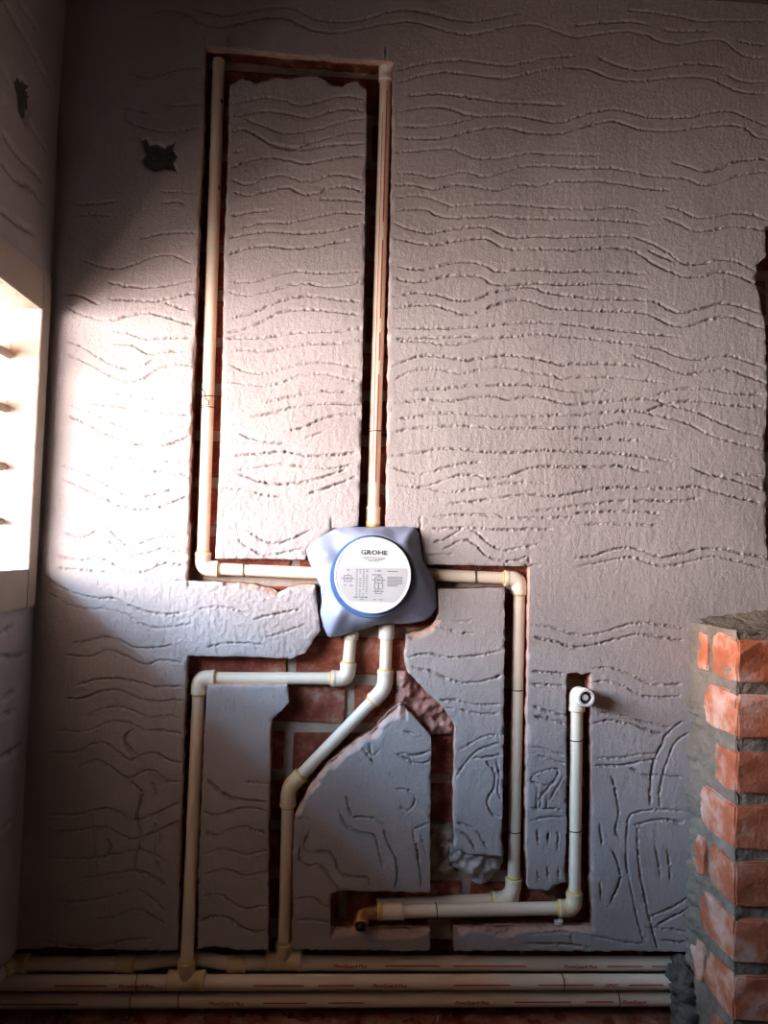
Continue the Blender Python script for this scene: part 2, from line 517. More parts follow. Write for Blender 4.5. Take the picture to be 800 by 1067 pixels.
TILES = [
    ((400, 0, 4), [
        [0, 55, 90, 40, 180, 55, 300, 85, 400, 88, 500, 65, 580, 50],
        [0, 100, 90, 90, 180, 105, 260, 130, 350, 145, 450, 125, 560, 102, 640, 102, 720, 130, 800, 154, 900, 140, 1000, 130, 1090, 145, 1150, 172, 1230, 182, 1320, 168, 1400, 165, 1440, 185, 1500, 230, 1600, 240],
        [60, 295, 140, 270, 230, 255, 330, 250, 430, 265, 530, 270, 640, 245, 720, 235, 800, 230],
        [55, 348, 150, 315, 250, 298, 340, 308, 430, 320, 520, 322, 620, 300, 720, 282, 800, 282, 870, 295, 930, 320, 1000, 335, 1080, 338, 1160, 325, 1260, 320, 1350, 325, 1420, 355, 1500, 385, 1600, 388],
        [100, 400, 200, 390, 300, 395, 400, 412, 500, 425, 620, 428, 760, 436],
        [60, 465, 140, 450, 240, 445, 330, 470, 380, 482, 470, 480, 560, 480, 640, 495, 720, 508, 800, 487, 880, 465, 960, 455, 1030, 468, 1100, 488, 1200, 490, 1290, 485, 1360, 468, 1450, 465, 1510, 490, 1600, 525],
        [60, 525, 180, 525, 300, 510, 400, 480],
        [50, 572, 150, 578, 260, 570, 360, 545, 460, 528, 540, 535, 620, 552, 720, 555, 800, 535, 880, 515, 950, 505, 1010, 520, 1070, 540, 1150, 545, 1240, 540, 1350, 525, 1450, 522, 1510, 540, 1550, 570, 1600, 580],
        [50, 635, 150, 625, 280, 618, 330, 640, 400, 660, 500, 655, 600, 635, 700, 640, 800, 645, 900, 648],
        [60, 720, 140, 722, 200, 738, 270, 725, 340, 715, 420, 735, 490, 715, 560, 695, 640, 688, 720, 692, 800, 700, 920, 700, 1000, 710, 1100, 730, 1200, 738, 1260, 745, 1320, 768, 1380, 765, 1460, 735, 1560, 715, 1600, 715],
        [50, 770, 130, 772, 210, 788, 300, 768, 390, 778, 470, 790, 560, 765, 640, 770, 720, 755, 800, 755, 900, 755, 1000, 770, 1100, 785, 1200, 792]]),
    ((600, 0, 4), [
        [210, 42, 330, 52, 430, 68, 500, 85, 600, 85, 700, 85, 800, 85], [360, 125, 450, 130, 560, 125], [680, 170, 740, 182, 800, 185],
        [90, 240, 150, 265, 220, 288, 300, 290, 380, 275, 450, 268, 540, 268, 610, 275], [630, 310, 700, 338, 800, 340],
        [400, 675, 460, 690, 530, 715, 600, 700, 680, 670, 800, 660], [0, 105, 100, 95, 220, 90, 300, 100]]),
    ((400, 200, 4), [
        [50, 20, 150, 15, 220, 35, 290, 58, 380, 50, 460, 48, 560, 52, 640, 60, 800, 70, 900, 68, 980, 62, 1070, 80],
        [50, 80, 120, 70, 180, 75, 250, 105, 350, 105, 470, 102, 600, 110, 700, 110, 800, 114, 920, 115, 1020, 122, 1110, 135],
        [40, 130, 110, 155, 190, 170, 280, 155, 360, 145, 430, 148, 480, 170, 540, 188, 640, 185, 740, 188, 800, 186, 900, 182, 1000, 182, 1070, 195, 1130, 220, 1190, 255, 1240, 295, 1320, 298, 1390, 283, 1460, 288, 1540, 325],
        [40, 190, 120, 210, 200, 220, 280, 205, 360, 195, 430, 195, 490, 230, 560, 240, 680, 238, 800, 240, 890, 232, 980, 232, 1050, 248, 1120, 295, 1190, 330, 1260, 355, 1340, 348, 1400, 332, 1460, 345, 1550, 385],
        [60, 310, 140, 322, 220, 310, 280, 295, 350, 290, 420, 305, 470, 330, 560, 325, 640, 325, 720, 332, 800, 330, 940, 328, 1090, 340],
        [40, 355, 100, 372, 180, 370, 250, 352, 340, 348, 410, 355, 450, 382, 540, 385, 640, 380, 740, 385, 800, 384, 900, 378, 1000, 382, 1100, 400],
        [40, 435, 130, 420, 230, 430, 300, 450, 380, 450, 450, 420, 540, 402, 620, 398, 680, 420, 800, 435, 900, 445, 1010, 445, 1120, 455, 1190, 490, 1250, 502, 1330, 485, 1400, 465, 1480, 475, 1580, 510],
        [40, 485, 120, 472, 210, 472, 270, 490, 340, 510, 410, 492, 480, 465, 560, 448, 630, 460, 690, 482, 800, 490, 900, 495, 1000, 497, 1090, 505, 1150, 530, 1210, 555, 1280, 555, 1360, 530, 1440, 518, 1510, 545, 1590, 572],
        [40, 565, 200, 568, 320, 565, 450, 555, 550, 545, 640, 543, 720, 548, 800, 554, 920, 570, 1030, 582, 1130, 592, 1240, 602],
        [40, 620, 140, 622, 250, 635, 350, 628, 450, 608, 560, 600, 650, 590, 720, 600, 800, 605, 930, 620, 1050, 635, 1150, 652, 1220, 682, 1300, 698, 1380, 688, 1440, 682, 1520, 708, 1590, 730],
        [40, 610, 160, 608, 300, 604, 380, 600],
        [40, 725, 130, 690, 200, 682, 280, 692, 350, 702, 430, 690, 520, 680, 600, 690, 680, 705, 740, 720, 800, 715, 950, 715, 1070, 725],
        [40, 785, 100, 755, 160, 738, 230, 740, 320, 755, 400, 742, 490, 728, 560, 740, 640, 755, 700, 762, 740, 780, 800, 770, 950, 770, 1100, 785, 1170, 795]]),
    ((600, 200, 4), [
        [380, 60, 440, 78, 500, 105, 560, 105, 640, 88, 720, 92, 800, 118], [370, 108, 430, 130, 490, 160, 560, 160, 640, 142, 720, 148, 790, 162],
        [300, 240, 350, 265, 410, 290], [240, 680, 320, 705, 400, 740, 470, 758, 560, 745, 620, 738, 700, 762, 790, 795]]),
    ((400, 400, 4), [
        [110, 25, 250, 20, 350, 8, 440, 5, 640, 5, 720, 20, 800, 32, 960, 20],
        [40, 80, 120, 72, 190, 65, 270, 72, 360, 60, 450, 50, 520, 65, 610, 52, 680, 62, 750, 80, 800, 84, 950, 70, 1100, 62, 1200, 90, 1300, 115, 1400, 160, 1500, 200, 1590, 218],
        [40, 148, 130, 138, 210, 125, 300, 122, 400, 130, 520, 135, 650, 132, 800, 128, 920, 118, 1030, 110, 1090, 118, 1180, 140, 1270, 165, 1360, 212, 1450, 242, 1590, 278],
        [40, 200, 130, 185, 230, 178, 310, 172, 400, 180, 500, 185, 620, 182, 720, 185, 800, 180, 900, 180, 990, 162, 1060, 165, 1190, 188],
        [40, 300, 150, 285, 260, 270, 340, 275, 430, 285, 560, 285, 660, 278, 800, 282, 950, 288, 1060, 300, 1190, 320],
        [40, 350, 130, 372, 190, 370, 290, 340, 400, 325],
        [60, 420, 150, 430, 220, 415, 300, 385, 370, 378, 430, 395, 510, 388, 570, 365, 650, 345, 800, 345, 900, 345, 1000, 342, 1070, 360, 1150, 370],
        [180, 435, 270, 450, 370, 440, 480, 420, 580, 412, 690, 415],
        [270, 500, 360, 490, 450, 480, 560, 465, 640, 465, 720, 468, 800, 455, 880, 440, 990, 430, 1100, 435, 1220, 435, 1310, 428, 1400, 455, 1480, 475, 1580, 498],
        [200, 555, 340, 545, 460, 548, 560, 560, 800, 555], [200, 605, 350, 600, 500, 608, 700, 605],
        [200, 660, 260, 645, 330, 605, 380, 615, 430, 660, 490, 692, 560, 685, 650, 665],
        [250, 690, 320, 655, 370, 660, 420, 710, 480, 735, 540, 738, 600, 720],
        [620, 530, 720, 522, 800, 508, 890, 498, 980, 488, 1100, 485, 1230, 488, 1320, 475], [160, 715, 290, 710]]),
    ((600, 400, 4), [
        [340, 45, 440, 20, 560, 22, 660, 40, 780, 42], [300, 110, 380, 85, 480, 70, 580, 80, 680, 92, 780, 95],
        [0, 230, 130, 228, 280, 235], [490, 350, 560, 378, 660, 400, 780, 438], [660, 375, 780, 385],
        [0, 540, 180, 530, 350, 538], [0, 595, 100, 582, 200, 585, 350, 592],
        [0, 725, 80, 718, 140, 695, 230, 682, 290, 700, 360, 722, 440, 710, 520, 690, 620, 690, 700, 710, 790, 720],
        [0, 762, 90, 748, 180, 728, 250, 725, 310, 748, 370, 760, 460, 745, 560, 722, 660, 735, 790, 768]]),
    ((200, 50, 4), [
        [160, 232, 240, 215, 310, 205, 380, 215, 450, 235, 530, 220, 600, 200, 660, 200, 715, 212],
        [160, 285, 240, 270, 310, 260, 400, 272, 490, 288, 560, 265, 640, 252, 715, 262],
        [220, 290, 300, 325, 380, 350, 460, 348, 560, 325, 650, 300, 715, 292],
        [160, 345, 220, 338, 280, 370, 340, 400, 440, 415, 500, 392, 580, 370, 660, 350, 715, 352],
        [330, 408, 450, 425, 560, 405, 715, 398], [160, 500, 230, 470, 310, 455, 390, 465, 470, 482, 560, 465, 650, 452, 715, 450], [160, 440, 215, 420],
        [160, 548, 240, 568, 300, 540, 380, 530, 440, 550, 510, 552, 590, 528, 660, 535, 715, 550],
        [170, 600, 230, 615, 310, 598, 400, 582, 460, 610, 530, 605, 570, 585, 640, 580, 715, 598], [540, 630, 620, 632, 715, 640],
        [210, 748, 300, 728, 400, 730, 480, 710, 560, 695, 640, 685, 715, 692], [160, 700, 270, 680, 340, 675],
        [160, 790, 250, 772, 340, 765, 440, 772, 540, 768, 620, 755, 715, 730]]),
    ((200, 250, 4), [
        [150, 62, 230, 35, 310, 25, 420, 35, 510, 28, 600, 10, 660, 2], [160, 175, 260, 172, 350, 145, 430, 130, 520, 138, 620, 135, 710, 128],
        [150, 215, 230, 230, 320, 212, 400, 190, 480, 182, 560, 195, 640, 188, 710, 172], [170, 325, 260, 300, 340, 265, 430, 238, 520, 235, 610, 248, 700, 258],
        [150, 385, 220, 370, 300, 335, 370, 300, 460, 290, 560, 295, 700, 310], [140, 408, 300, 405, 440, 385, 600, 380, 710, 362],
        [150, 462, 220, 455, 310, 460, 420, 440, 520, 432, 620, 430, 710, 415], [150, 515, 230, 548, 310, 552, 400, 530, 470, 512, 560, 508, 640, 522, 700, 532],
        [150, 590, 240, 602, 330, 605, 410, 580, 470, 560, 550, 558, 630, 575, 700, 592], [310, 675, 400, 655, 490, 635], [530, 628, 620, 632, 710, 630],
        [250, 735, 340, 720, 420, 698, 500, 685, 600, 682, 710, 685], [390, 795, 470, 780, 540, 748, 620, 728, 700, 725]]),
    ((200, 450, 4), [
        [180, 100, 280, 92, 390, 82, 480, 98, 600, 95, 690, 85], [180, 158, 260, 152, 330, 140, 410, 138, 510, 150, 600, 152, 690, 130],
        [190, 175, 290, 208, 360, 218, 450, 212, 540, 190, 640, 160], [480, 262, 560, 235, 640, 205, 690, 185], [130, 235, 220, 240, 300, 262, 380, 268],
        [230, 410, 300, 455, 360, 465, 430, 440, 490, 410], [190, 450, 250, 490, 310, 515, 400, 500, 480, 480], [260, 780, 350, 760, 450, 740],
        [470, 30, 550, 0], [200, 10, 300, 40, 400, 50], [20, 740, 120, 730, 230, 755], [300, 860, 400, 830, 480, 800], [60, 900, 160, 880, 300, 890]]),
    ((20, 400, 4), [
        [300, 32, 400, 40, 500, 52, 600, 68, 710, 78], [310, 85, 400, 92, 500, 105, 600, 118, 710, 130],
        [210, 85, 300, 118, 400, 165, 490, 195, 580, 205, 650, 190, 715, 170], [200, 130, 300, 175, 380, 215, 460, 245, 560, 258, 630, 250, 715, 215],
        [360, 302, 460, 308, 580, 318, 700, 328], [380, 345, 480, 362, 600, 368, 700, 382], [180, 338, 270, 370, 380, 430, 460, 465, 530, 470, 640, 440],
        [180, 395, 270, 435, 350, 475, 430, 510, 520, 525, 600, 510, 700, 470], [370, 600, 420, 650, 470, 680, 550, 650, 640, 640, 690, 640],
        [340, 620, 400, 680, 450, 722, 520, 710, 600, 690, 690, 700], [160, 715, 250, 735, 340, 730, 440, 772, 520, 785, 620, 745, 690, 760],
        [180, 620, 260, 640, 330, 610], [160, 770, 260, 775, 380, 790]]),
    ((20, 200, 4), [
        [510, 190, 600, 172, 680, 168, 740, 172], [260, 280, 330, 305, 400, 318, 480, 300, 560, 268, 640, 265, 720, 300],
        [370, 375, 440, 390, 540, 398, 640, 385, 720, 368], [380, 445, 470, 450, 570, 455, 650, 438, 730, 420], [200, 480, 290, 520, 390, 535, 460, 515, 540, 505, 620, 525, 720, 555],
        [390, 580, 460, 590, 530, 612, 620, 608, 720, 605], [390, 632, 470, 638, 540, 672, 620, 665, 720, 660], [200, 620, 280, 655, 360, 705, 440, 735, 510, 725, 560, 695],
        [200, 675, 290, 715, 370, 760, 450, 790, 510, 780, 580, 738, 650, 718, 720, 722], [600, 45, 650, 40, 690, 50], [240, 50, 330, 45, 400, 35],
        [240, 100, 300, 90, 380, 98], [180, 425, 250, 430, 330, 470], [600, 460, 700, 495]]),
    ((0, 0, 2.963), [
        [430, 50, 520, 30, 600, 55], [400, 225, 460, 240, 540, 215, 630, 208], [390, 370, 450, 395, 530, 405, 630, 385], [520, 325, 620, 320], [500, 590, 600, 595], [380, 330, 470, 350]]),
    ((200, 0, 4), [
        [0, 30, 60, 50, 150, 60, 230, 45, 330, 25, 430, 35, 500, 70, 560, 85, 680, 85, 800, 55], [0, 80, 60, 105, 130, 110, 220, 90, 320, 70, 400, 78, 460, 105, 540, 130, 640, 130, 740, 110, 800, 98]]),
    ((0, 600, 4), [
        [180, 0, 250, 45, 320, 75, 400, 92, 480, 95, 540, 125, 610, 150, 700, 160, 800, 145], [190, 65, 260, 105, 320, 132, 420, 140, 510, 155, 600, 205, 680, 218, 800, 200],
        [300, 280, 380, 270, 440, 255, 500, 270, 560, 300, 650, 298, 720, 288], [270, 330, 370, 338, 450, 312, 520, 335, 600, 370, 680, 350, 765, 365],
        [320, 458, 400, 435, 480, 430, 560, 440, 640, 462, 765, 460], [270, 515, 350, 510, 430, 480, 500, 480, 560, 505, 620, 522, 765, 520],
        [360, 585, 430, 555, 510, 550, 570, 570, 630, 592, 700, 580, 760, 600], [240, 645, 320, 652, 390, 638, 450, 612, 530, 612, 590, 640, 680, 645, 760, 658],
        [200, 740, 320, 735, 390, 700, 440, 700, 490, 735, 540, 770, 600, 745, 650, 742, 700, 770, 765, 780], [560, 640, 520, 670, 535, 715, 570, 750]]),
    ((0, 800, 4), [
        [330, 0, 390, -30, 450, -10, 530, 45, 600, 15, 640, 15, 700, 55, 750, 60], [200, 200, 320, 195, 430, 172, 490, 185, 560, 220, 640, 195, 740, 150],
        [230, 270, 330, 262, 430, 248, 490, 275, 560, 300, 640, 270, 740, 225], [220, 380, 380, 380, 480, 362, 570, 345, 640, 360, 700, 400],
        [330, 465, 430, 450, 560, 432, 640, 455, 690, 490], [250, 560, 350, 560, 470, 535, 570, 510, 630, 545, 690, 600], [380, 640, 480, 620, 570, 592, 630, 620, 690, 660],
        [180, 725, 260, 742, 400, 745, 540, 720, 640, 715], [545, 60, 590, 110, 570, 200, 590, 300, 560, 400, 600, 470], [380, 200, 390, 300, 400, 420, 410, 500], [440, 290, 460, 330, 440, 380],
        [630, 50, 655, 120], [640, 230, 665, 290, 640, 350, 670, 440]]),
    ((200, 800, 4), [
        [60, 45, 120, 100, 180, 130, 320, 145], [215, 60, 320, 68], [50, 185, 100, 200, 170, 180, 240, 168, 310, 185], [50, 268, 100, 282, 160, 260, 220, 248, 310, 275],
        [50, 365, 110, 340, 160, 345, 220, 365, 315, 345], [50, 450, 110, 428, 160, 430, 220, 452, 315, 435], [40, 540, 110, 530, 160, 560, 220, 590, 315, 575],
        [40, 640, 100, 620, 150, 630, 210, 670, 260, 685, 310, 675], [430, 210, 500, 210], [490, 260, 470, 320, 490, 350, 560, 350, 595, 380, 620, 440, 680, 455, 740, 460],
        [450, 330, 450, 380, 480, 410, 540, 410, 580, 470, 610, 510], [610, 170, 640, 240, 700, 272, 760, 285, 780, 350, 795, 410], [640, 110, 670, 200, 740, 210, 800, 240],
        [430, 550, 500, 545, 575, 590], [430, 640, 500, 635, 580, 650], [740, 460, 735, 500]]),
    ((400, 700, 4), [
        [80, -230, 180, -235, 270, -210, 370, -215], [100, -180, 200, -190, 300, -165, 370, -160],
        [100, -60, 180, -75, 270, -60, 400, -70, 490, -88], [120, -20, 200, 0, 270, 30, 330, 45, 410, 40, 490, 15], [230, 118, 300, 120, 380, 138, 490, 135], [250, 150, 350, 165, 400, 175, 480, 175],
        [50, 340, 110, 375, 160, 382, 195, 370], [70, 340, 130, 350, 195, 330], [310, 330, 370, 295, 430, 265, 490, 265], [300, 440, 340, 380, 400, 325, 490, 295], [370, 362, 440, 355, 490, 345],
        [420, 370, 460, 420, 460, 480, 430, 540, 450, 590, 490, 610], [470, 370, 480, 430, 475, 500, 490, 540], [0, 660, 20, 720, 50, 780, 55, 860, 45, 900], [50, 490, 110, 500, 130, 540, 100, 580, 60, 560],
        [120, 660, 190, 630], [120, 660, 145, 790, 160, 900], [155, 670, 180, 790], [300, 630, 370, 650, 410, 700, 430, 740], [300, 660, 350, 690, 380, 740], [615, 50, 750, 60],
        [620, 180, 690, 195, 755, 215], [620, 145, 755, 185], [610, 310, 680, 325, 755, 350], [610, 340, 690, 365, 755, 385], [620, 430, 720, 405, 700, 470, 620, 460, 620, 430],
        [640, 480, 635, 580], [660, 500, 650, 570], [680, 520, 680, 580], [720, 440, 640, 540], [745, 440, 690, 540], [610, 625, 680, 608, 755, 610], [640, 660, 642, 720], [720, 660, 725, 745], [610, 570, 755, 575],
        [20, 410, 40, 440], [90, 250, 130, 260], [-60, 300, -50, 350, -20, 330], [-90, 320, -40, 380]]),
    ((550, 640, 4), [
        [20, 45, 100, 55, 160, 75, 240, 88, 330, 72, 420, 42, 490, 35, 560, 45, 660, 62], [20, 95, 120, 115, 180, 135, 260, 130, 350, 108, 450, 85, 540, 95, 650, 110],
        [20, 240, 155, 248], [275, 225, 350, 225, 420, 250, 500, 285, 560, 295, 640, 290], [270, 285, 340, 280, 400, 300, 480, 340, 560, 345, 640, 342], [20, 425, 100, 445, 160, 458],
        [280, 410, 370, 418, 460, 445, 560, 465, 600, 475], [280, 455, 350, 445, 430, 460, 500, 485, 570, 505], [560, 540, 580, 500, 630, 455, 660, 445], [510, 790, 515, 660, 540, 580, 570, 530],
        [545, 790, 560, 680, 590, 590, 620, 530, 680, 490], [280, 600, 380, 600, 480, 585, 540, 580], [280, 632, 400, 630, 470, 615, 530, 605], [420, 640, 510, 680], [510, 670, 640, 680], [350, 680, 370, 740]]),
    ((550, 820, 4), [
        [360, 0, 380, 100, 365, 180, 380, 210], [350, 260, 380, 340, 380, 400, 340, 495], [410, 220, 420, 130, 460, 105, 560, 95, 640, 100], [440, 160, 560, 135, 640, 150],
        [410, 200, 410, 320, 430, 420, 460, 560, 490, 660], [455, 180, 460, 300, 480, 420, 510, 560, 545, 680], [505, 0, 510, 80], [545, 0, 550, 80], [530, 245, 545, 320, 555, 390],
        [580, 260, 590, 330, 595, 395], [510, 545, 580, 515, 640, 480, 700, 430], [540, 580, 610, 540, 690, 500], [490, 590, 580, 595, 670, 605], [550, 640, 670, 655],
        [0, 615, 150, 610, 280, 625, 400, 650, 480, 655], [0, 655, 140, 658, 260, 672], [180, 610, 185, 660], [40, 190, 45, 240], [85, 190, 85, 230], [125, 185, 125, 270],
        [40, 340, 45, 400], [80, 330, 85, 390], [125, 340, 130, 385], [-200, 600, -120, 620, -60, 605], [300, 160, 310, 250], [300, 400, 305, 470]]),
]
TILES.append(((0, 0, 1), [[345, 537, 345, 553], [438, 538, 438, 552], [551, 578, 551, 590], [526, 582, 526, 590], [545, 589, 562, 590], [213, 38, 214, 50], [402, 48, 402, 62], [178, 605, 198, 605], [196, 600, 196, 614], [238, 40, 238, 50]]))
LEFT_LINES = [((0, 0, 4.1), [[0, -40, 35, 30, 120, 180, 225, 375], [0, 250, 55, 395], [130, 520, 210, 650], [0, 545, 80, 660, 190, 770], [0, 675, 70, 765, 130, 800, 200, 880],
                             [0, 890, 60, 940, 150, 1000], [80, 0, 180, 150], [0, 400, 35, 480]]),
              ((0, 600, 4), [[0, 245, 50, 215], [0, 335, 60, 340, 110, 322], [0, 525, 60, 480], [0, 590, 60, 565], [0, 765, 90, 710], [0, 1080, 60, 1010]])]


def gather(tiles, fn):
    out = []
    for (ox, oy, s), ls in tiles:
        for l in ls:
            p = np.array(l, float).reshape(-1, 2) / s + (ox, oy)
            out.append(np.array([fn(a, b) for a, b in p]))
    return out


def on_back(a, b):
    q = at(a, b)
    return (q[0], q[2])


def on_left(a, b):
    q = at(a, b, 0, XL)
    return (-q[1], q[2])


PLASTER_T, CHASE_D = 0.017, 0.052
Z_LOW = float(at(300, 991)[2]) - 0.003
Z_LEDGE = float(at(400, 1046, 1, 0.05)[2])
U1 = float(at(830, 400)[0])
VTOP = 2.26


def rough_zone(U, V):
    a, b = on_back(190, 560), on_back(300, 660)
    return 1.1 * np.exp(-(((U - a[0]) / 0.24) ** 2 + ((V - a[1]) / 0.26) ** 2)) + 0.6 * np.exp(-(((U - b[0]) / 0.2) ** 2 + ((V - b[1]) / 0.2) ** 2))


CHAMFERS = []
for (xa, ya, xb, yb, wd) in ((302, 735, 424, 870, 0.012), (344, 958, 625, 980, 0.011), (232, 600, 340, 626, 0.009), (418, 646, 462, 680, 0.010), (196, 708, 302, 722, 0.003), (588, 690, 625, 990, 0.002)):
    pa, pb = on_back(xa, yb), on_back(xb, ya)
    CHAMFERS.append((pa[0], pb[0], pa[1], pb[1], wd))
wall_back = plaster_sheet('wall_back', XL, U1, Z_LOW - 0.02, VTOP, 0.0019, [wall_uv(p) for p in CHASES], gather(TILES, on_back), [wall_uv(p) for p in PATCHES],
                          lambda u, v, h: np.stack([u, -h, v], 1), PLASTER_T, CHASE_D, ['plaster', 'plaster_edge', 'patch', 'brick'], 21, rough_zone, chamfers=CHAMFERS)
struct(wall_back)
wall_back['label'] = 'grey scored cement plaster wall cut with brick chases'

# rest of the back wall, out of frame, and its masonry core
o = box_obj('plaster_margin', U1, XR, 0.0, CHASE_D, 0.0, ZC, 'shell', wall_back)
o = box_obj('plaster_margin', XL, U1, 0.0, CHASE_D, VTOP, ZC, 'shell', wall_back)
o = box_obj('masonry_core', XL - 0.3, XR + 0.2, CHASE_D - 0.008, 0.26, Z_LOW + 0.004, ZC, 'mortar', wall_back)
o = box_obj('masonry_core', XL - 0.3, XR + 0.2, 0.075, 0.26, 0.0, Z_LOW + 0.004, 'mortar', wall_back)

# bricks seen at the bottom of the chases
PITCH = 0.0925
Z_J = float(at(500, 664)[2])
XJ_A, XJ_B = float(at(302, 690)[0]), float(at(364, 740)[0])
hole_polys = [wall_uv(p) for p in CHASES]


def brick_mesh(l, d, h, seed, bevel=0.004, jit=0.0012):
    r = random.Random(seed)
    bm = bmesh.new()
    add_box(bm, -l / 2, l / 2, -d / 2, d / 2, -h / 2, h / 2)
    bmesh.ops.bevel(bm, geom=bm.edges[:], offset=bevel, segments=1, affect='EDGES')
    for v in bm.verts:
        v.co += Vector((r.uniform(-jit, jit), r.uniform(-jit, jit), r.uniform(-jit, jit)))
    bmesh.ops.recalc_face_normals(bm, faces=bm.faces)
    me = bpy.data.meshes.new('brick')
    bm.to_mesh(me)
    bm.free()
    return me


variants = [brick_mesh(0.219, 0.06, PITCH - 0.021, s, 0.003, 0.0014) for s in range(6)]
for me in variants:
    me.materials.append(M['brick'])
k = 0
for c in range(-8, 18):
    zc = Z_J + PITCH * (c + 0.5)
    if zc - PITCH / 2 < Z_LEDGE - 0.02 or zc > 2.25:
        continue
    x0 = XJ_A if c % 2 else XJ_B
    for i in range(-6, 8):
        xc = x0 + 0.235 * (i + 0.5)
        if xc < XL - 0.16 or xc > U1 + 0.05:
            continue
        xs, zs = np.meshgrid(np.linspace(xc - 0.116, xc + 0.116, 25), np.linspace(zc - 0.045, zc + 0.045, 10), indexing='ij')
        if min(poly_sdf(p, xs, zs).min() for p in hole_polys) > 0.0:
            continue
        b = bpy.data.objects.new('brick', variants[k % 6])
        k += 1
        b.location = (xc, 0.039 + 0.03 + (0.024 if zc < Z_LOW + 0.03 else 0.0) + random.uniform(-0.002, 0.002), zc)
        b.rotation_euler = (random.uniform(-0.012, 0.012), random.uniform(-0.01, 0.01), random.uniform(-0.012, 0.012))
        link(b, wall_back)

# brick ledge below the bottom chase
ledge_mesh = [brick_mesh(0.224, 0.11, 0.075, 40 + s, 0.006, 0.002) for s in range(3)]
for me in ledge_mesh:
    me.materials.append(M['brick'])
for i in range(6):
    for row in range(2):
        b = bpy.data.objects.new('brick', ledge_mesh[(i + row) % 3])
        b.location = (XL + 0.05 + 0.236 * i + 0.11 * row, 0.001 + random.uniform(-0.003, 0.003), Z_LEDGE - 0.0385 - PITCH * row)
        b.rotation_euler = (0, random.uniform(-0.01, 0.01), random.uniform(-0.01, 0.01))
        link(b, wall_back)
box_obj('masonry_core', XL - 0.3, U1, -0.045, 0.06, 0.0, Z_LEDGE - 0.008, 'mortar', wall_back)

# ------------------------------------------------------------------ left wall with its window
band = 0.068
win_poly = np.array([(-WY1, WZ0), (-WY0, WZ0), (-WY0, WZ1), (-WY1, WZ1)])
ZLB = Z_LOW
low_poly = np.array([(-0.1, -0.5), (1.5, -0.5), (1.5, ZLB), (-0.1, ZLB)])
lp = np.array([(15, 85), (22, 78), (30, 88), (33, 105), (31, 122), (27, 129), (20, 115), (18, 98)])
left_patch = np.array([on_left(a, b) for a, b in lp])
wall_left = plaster_sheet('wall_left', 0.0, 1.35, ZLB - 0.02, VTOP, 0.0042, [win_poly, low_poly], gather(LEFT_LINES, on_left), [left_patch],
                          lambda u, v, h: np.stack([XL + h, -u, v], 1)[:, [0, 1, 2]], 0.02, 0.05, ['plaster', 'frame', 'patch', 'frame'], 77, None, 0.008, 0.0004, 0.0032)
wall_left.data.flip_normals()
struct(wall_left)
wall_left['label'] = 'scored grey plaster side wall around the window'
T = 0.20
for a in ((YF - 0.2, WY0, 0, ZC), (WY1, 0.1, 0, ZC), (WY0, WY1, 0, WZ0), (WY0, WY1, WZ1, ZC)):
    box_obj('masonry_core', XL - T, XL - 0.045, a[0], a[1], a[2], a[3], 'frame', wall_left)
box_obj('plaster_margin', XL - 0.05, XL, YF, -1.35, 0.0, ZC, 'shell', wall_left)
box_obj('plaster_margin', XL - 0.05, XL, -1.35, 0.0, VTOP, ZC, 'shell', wall_left)
box_obj('brick_base', XL - 0.05, XL + 0.0, -1.35, -0.06, 0.0, Z_LEDGE - 0.01, 'brick', wall_left)
box_obj('added_sunshade', XL - T - 0.36, XL - T, WY0 - 0.2, WY1 + 0.25, WZ1 + 0.02, WZ1 + 0.08, 'shell', wall_left)  # unseen overhang added outside, deepened to cut steep skylight on the lower wall

box_obj('added_sill', XL - T - 0.08, XL - T, WY0 - 0.2, WY1 + 0.25, WZ0 - 0.08, WZ0 - 0.015, 'shell', wall_left)  # unseen ledge added outside to hold back light rising to the upper wall

window = struct(empty('window_1', (XL - 0.06, (WY0 + WY1) / 2, WZ0)))
window['label'] = 'bright window with cream surround and horizontal slats'


def frame_bar(y0, y1, z0, z1):
    o = box_obj('window_surround', XL - 0.02, XL + 0.008, y0, y1, z0, z1, 'frame', None, 0.0015)
    adopt(o, window)


frame_bar(WY1, WY1 + 0.036, WZ0 - band, WZ1 + band)
frame_bar(WY0 - band, WY0, WZ0 - band, WZ1 + band)
frame_bar(WY0, WY1, WZ1, WZ1 + band)
frame_bar(WY0, WY1, WZ0 - band, WZ0)
xs = float(at(12, 420, 1, WY1)[0])
for py in (368, 424, 484, 541):
    z = float(at(14, py, 1, WY1)[2])
    bm = bmesh.new()
    add_box(bm, -0.022, 0.022, WY0 + 0.002, WY1 - 0.002, -0.007, 0.007)
    bmesh.ops.bevel(bm, geom=bm.edges[:], offset=0.003, segments=2, affect='EDGES')
    bmesh.ops.rotate(bm, verts=bm.verts, cent=(0, 0, 0), matrix=Matrix.Rotation(math.radians(18), 3, 'Y'))
    bmesh.ops.translate(bm, verts=bm.verts, vec=(xs - 0.022, 0, z))
    adopt(bm_obj('slat', bm, 'slat'), window)

# ------------------------------------------------------------------ the rest of the room
fl = struct(box_obj('floor', XL - 0.2, XR + 0.2, YF - 0.2, 0.1, -0.1, 0.0, 'floor'))
ce = struct(box_obj('ceiling', XL - 0.2, XR + 0.2, YF - 0.2, 0.1, ZC, ZC + 0.1, 'shell'))
wr = struct(box_obj('wall_right', XR, XR + 0.2, YF - 0.2, 0.1, 0.0, ZC, 'shell'))
wf = struct(box_obj('wall_front', XL - 0.2, XR + 0.2, YF - 0.2, YF, 0.0, ZC, 'shell'))
for s, l in ((fl, 'bare cement floor'), (ce, 'bare cement ceiling'), (wr, 'bare right side wall'), (wf, 'bare cement wall behind the viewer')):
    s['label'] = l


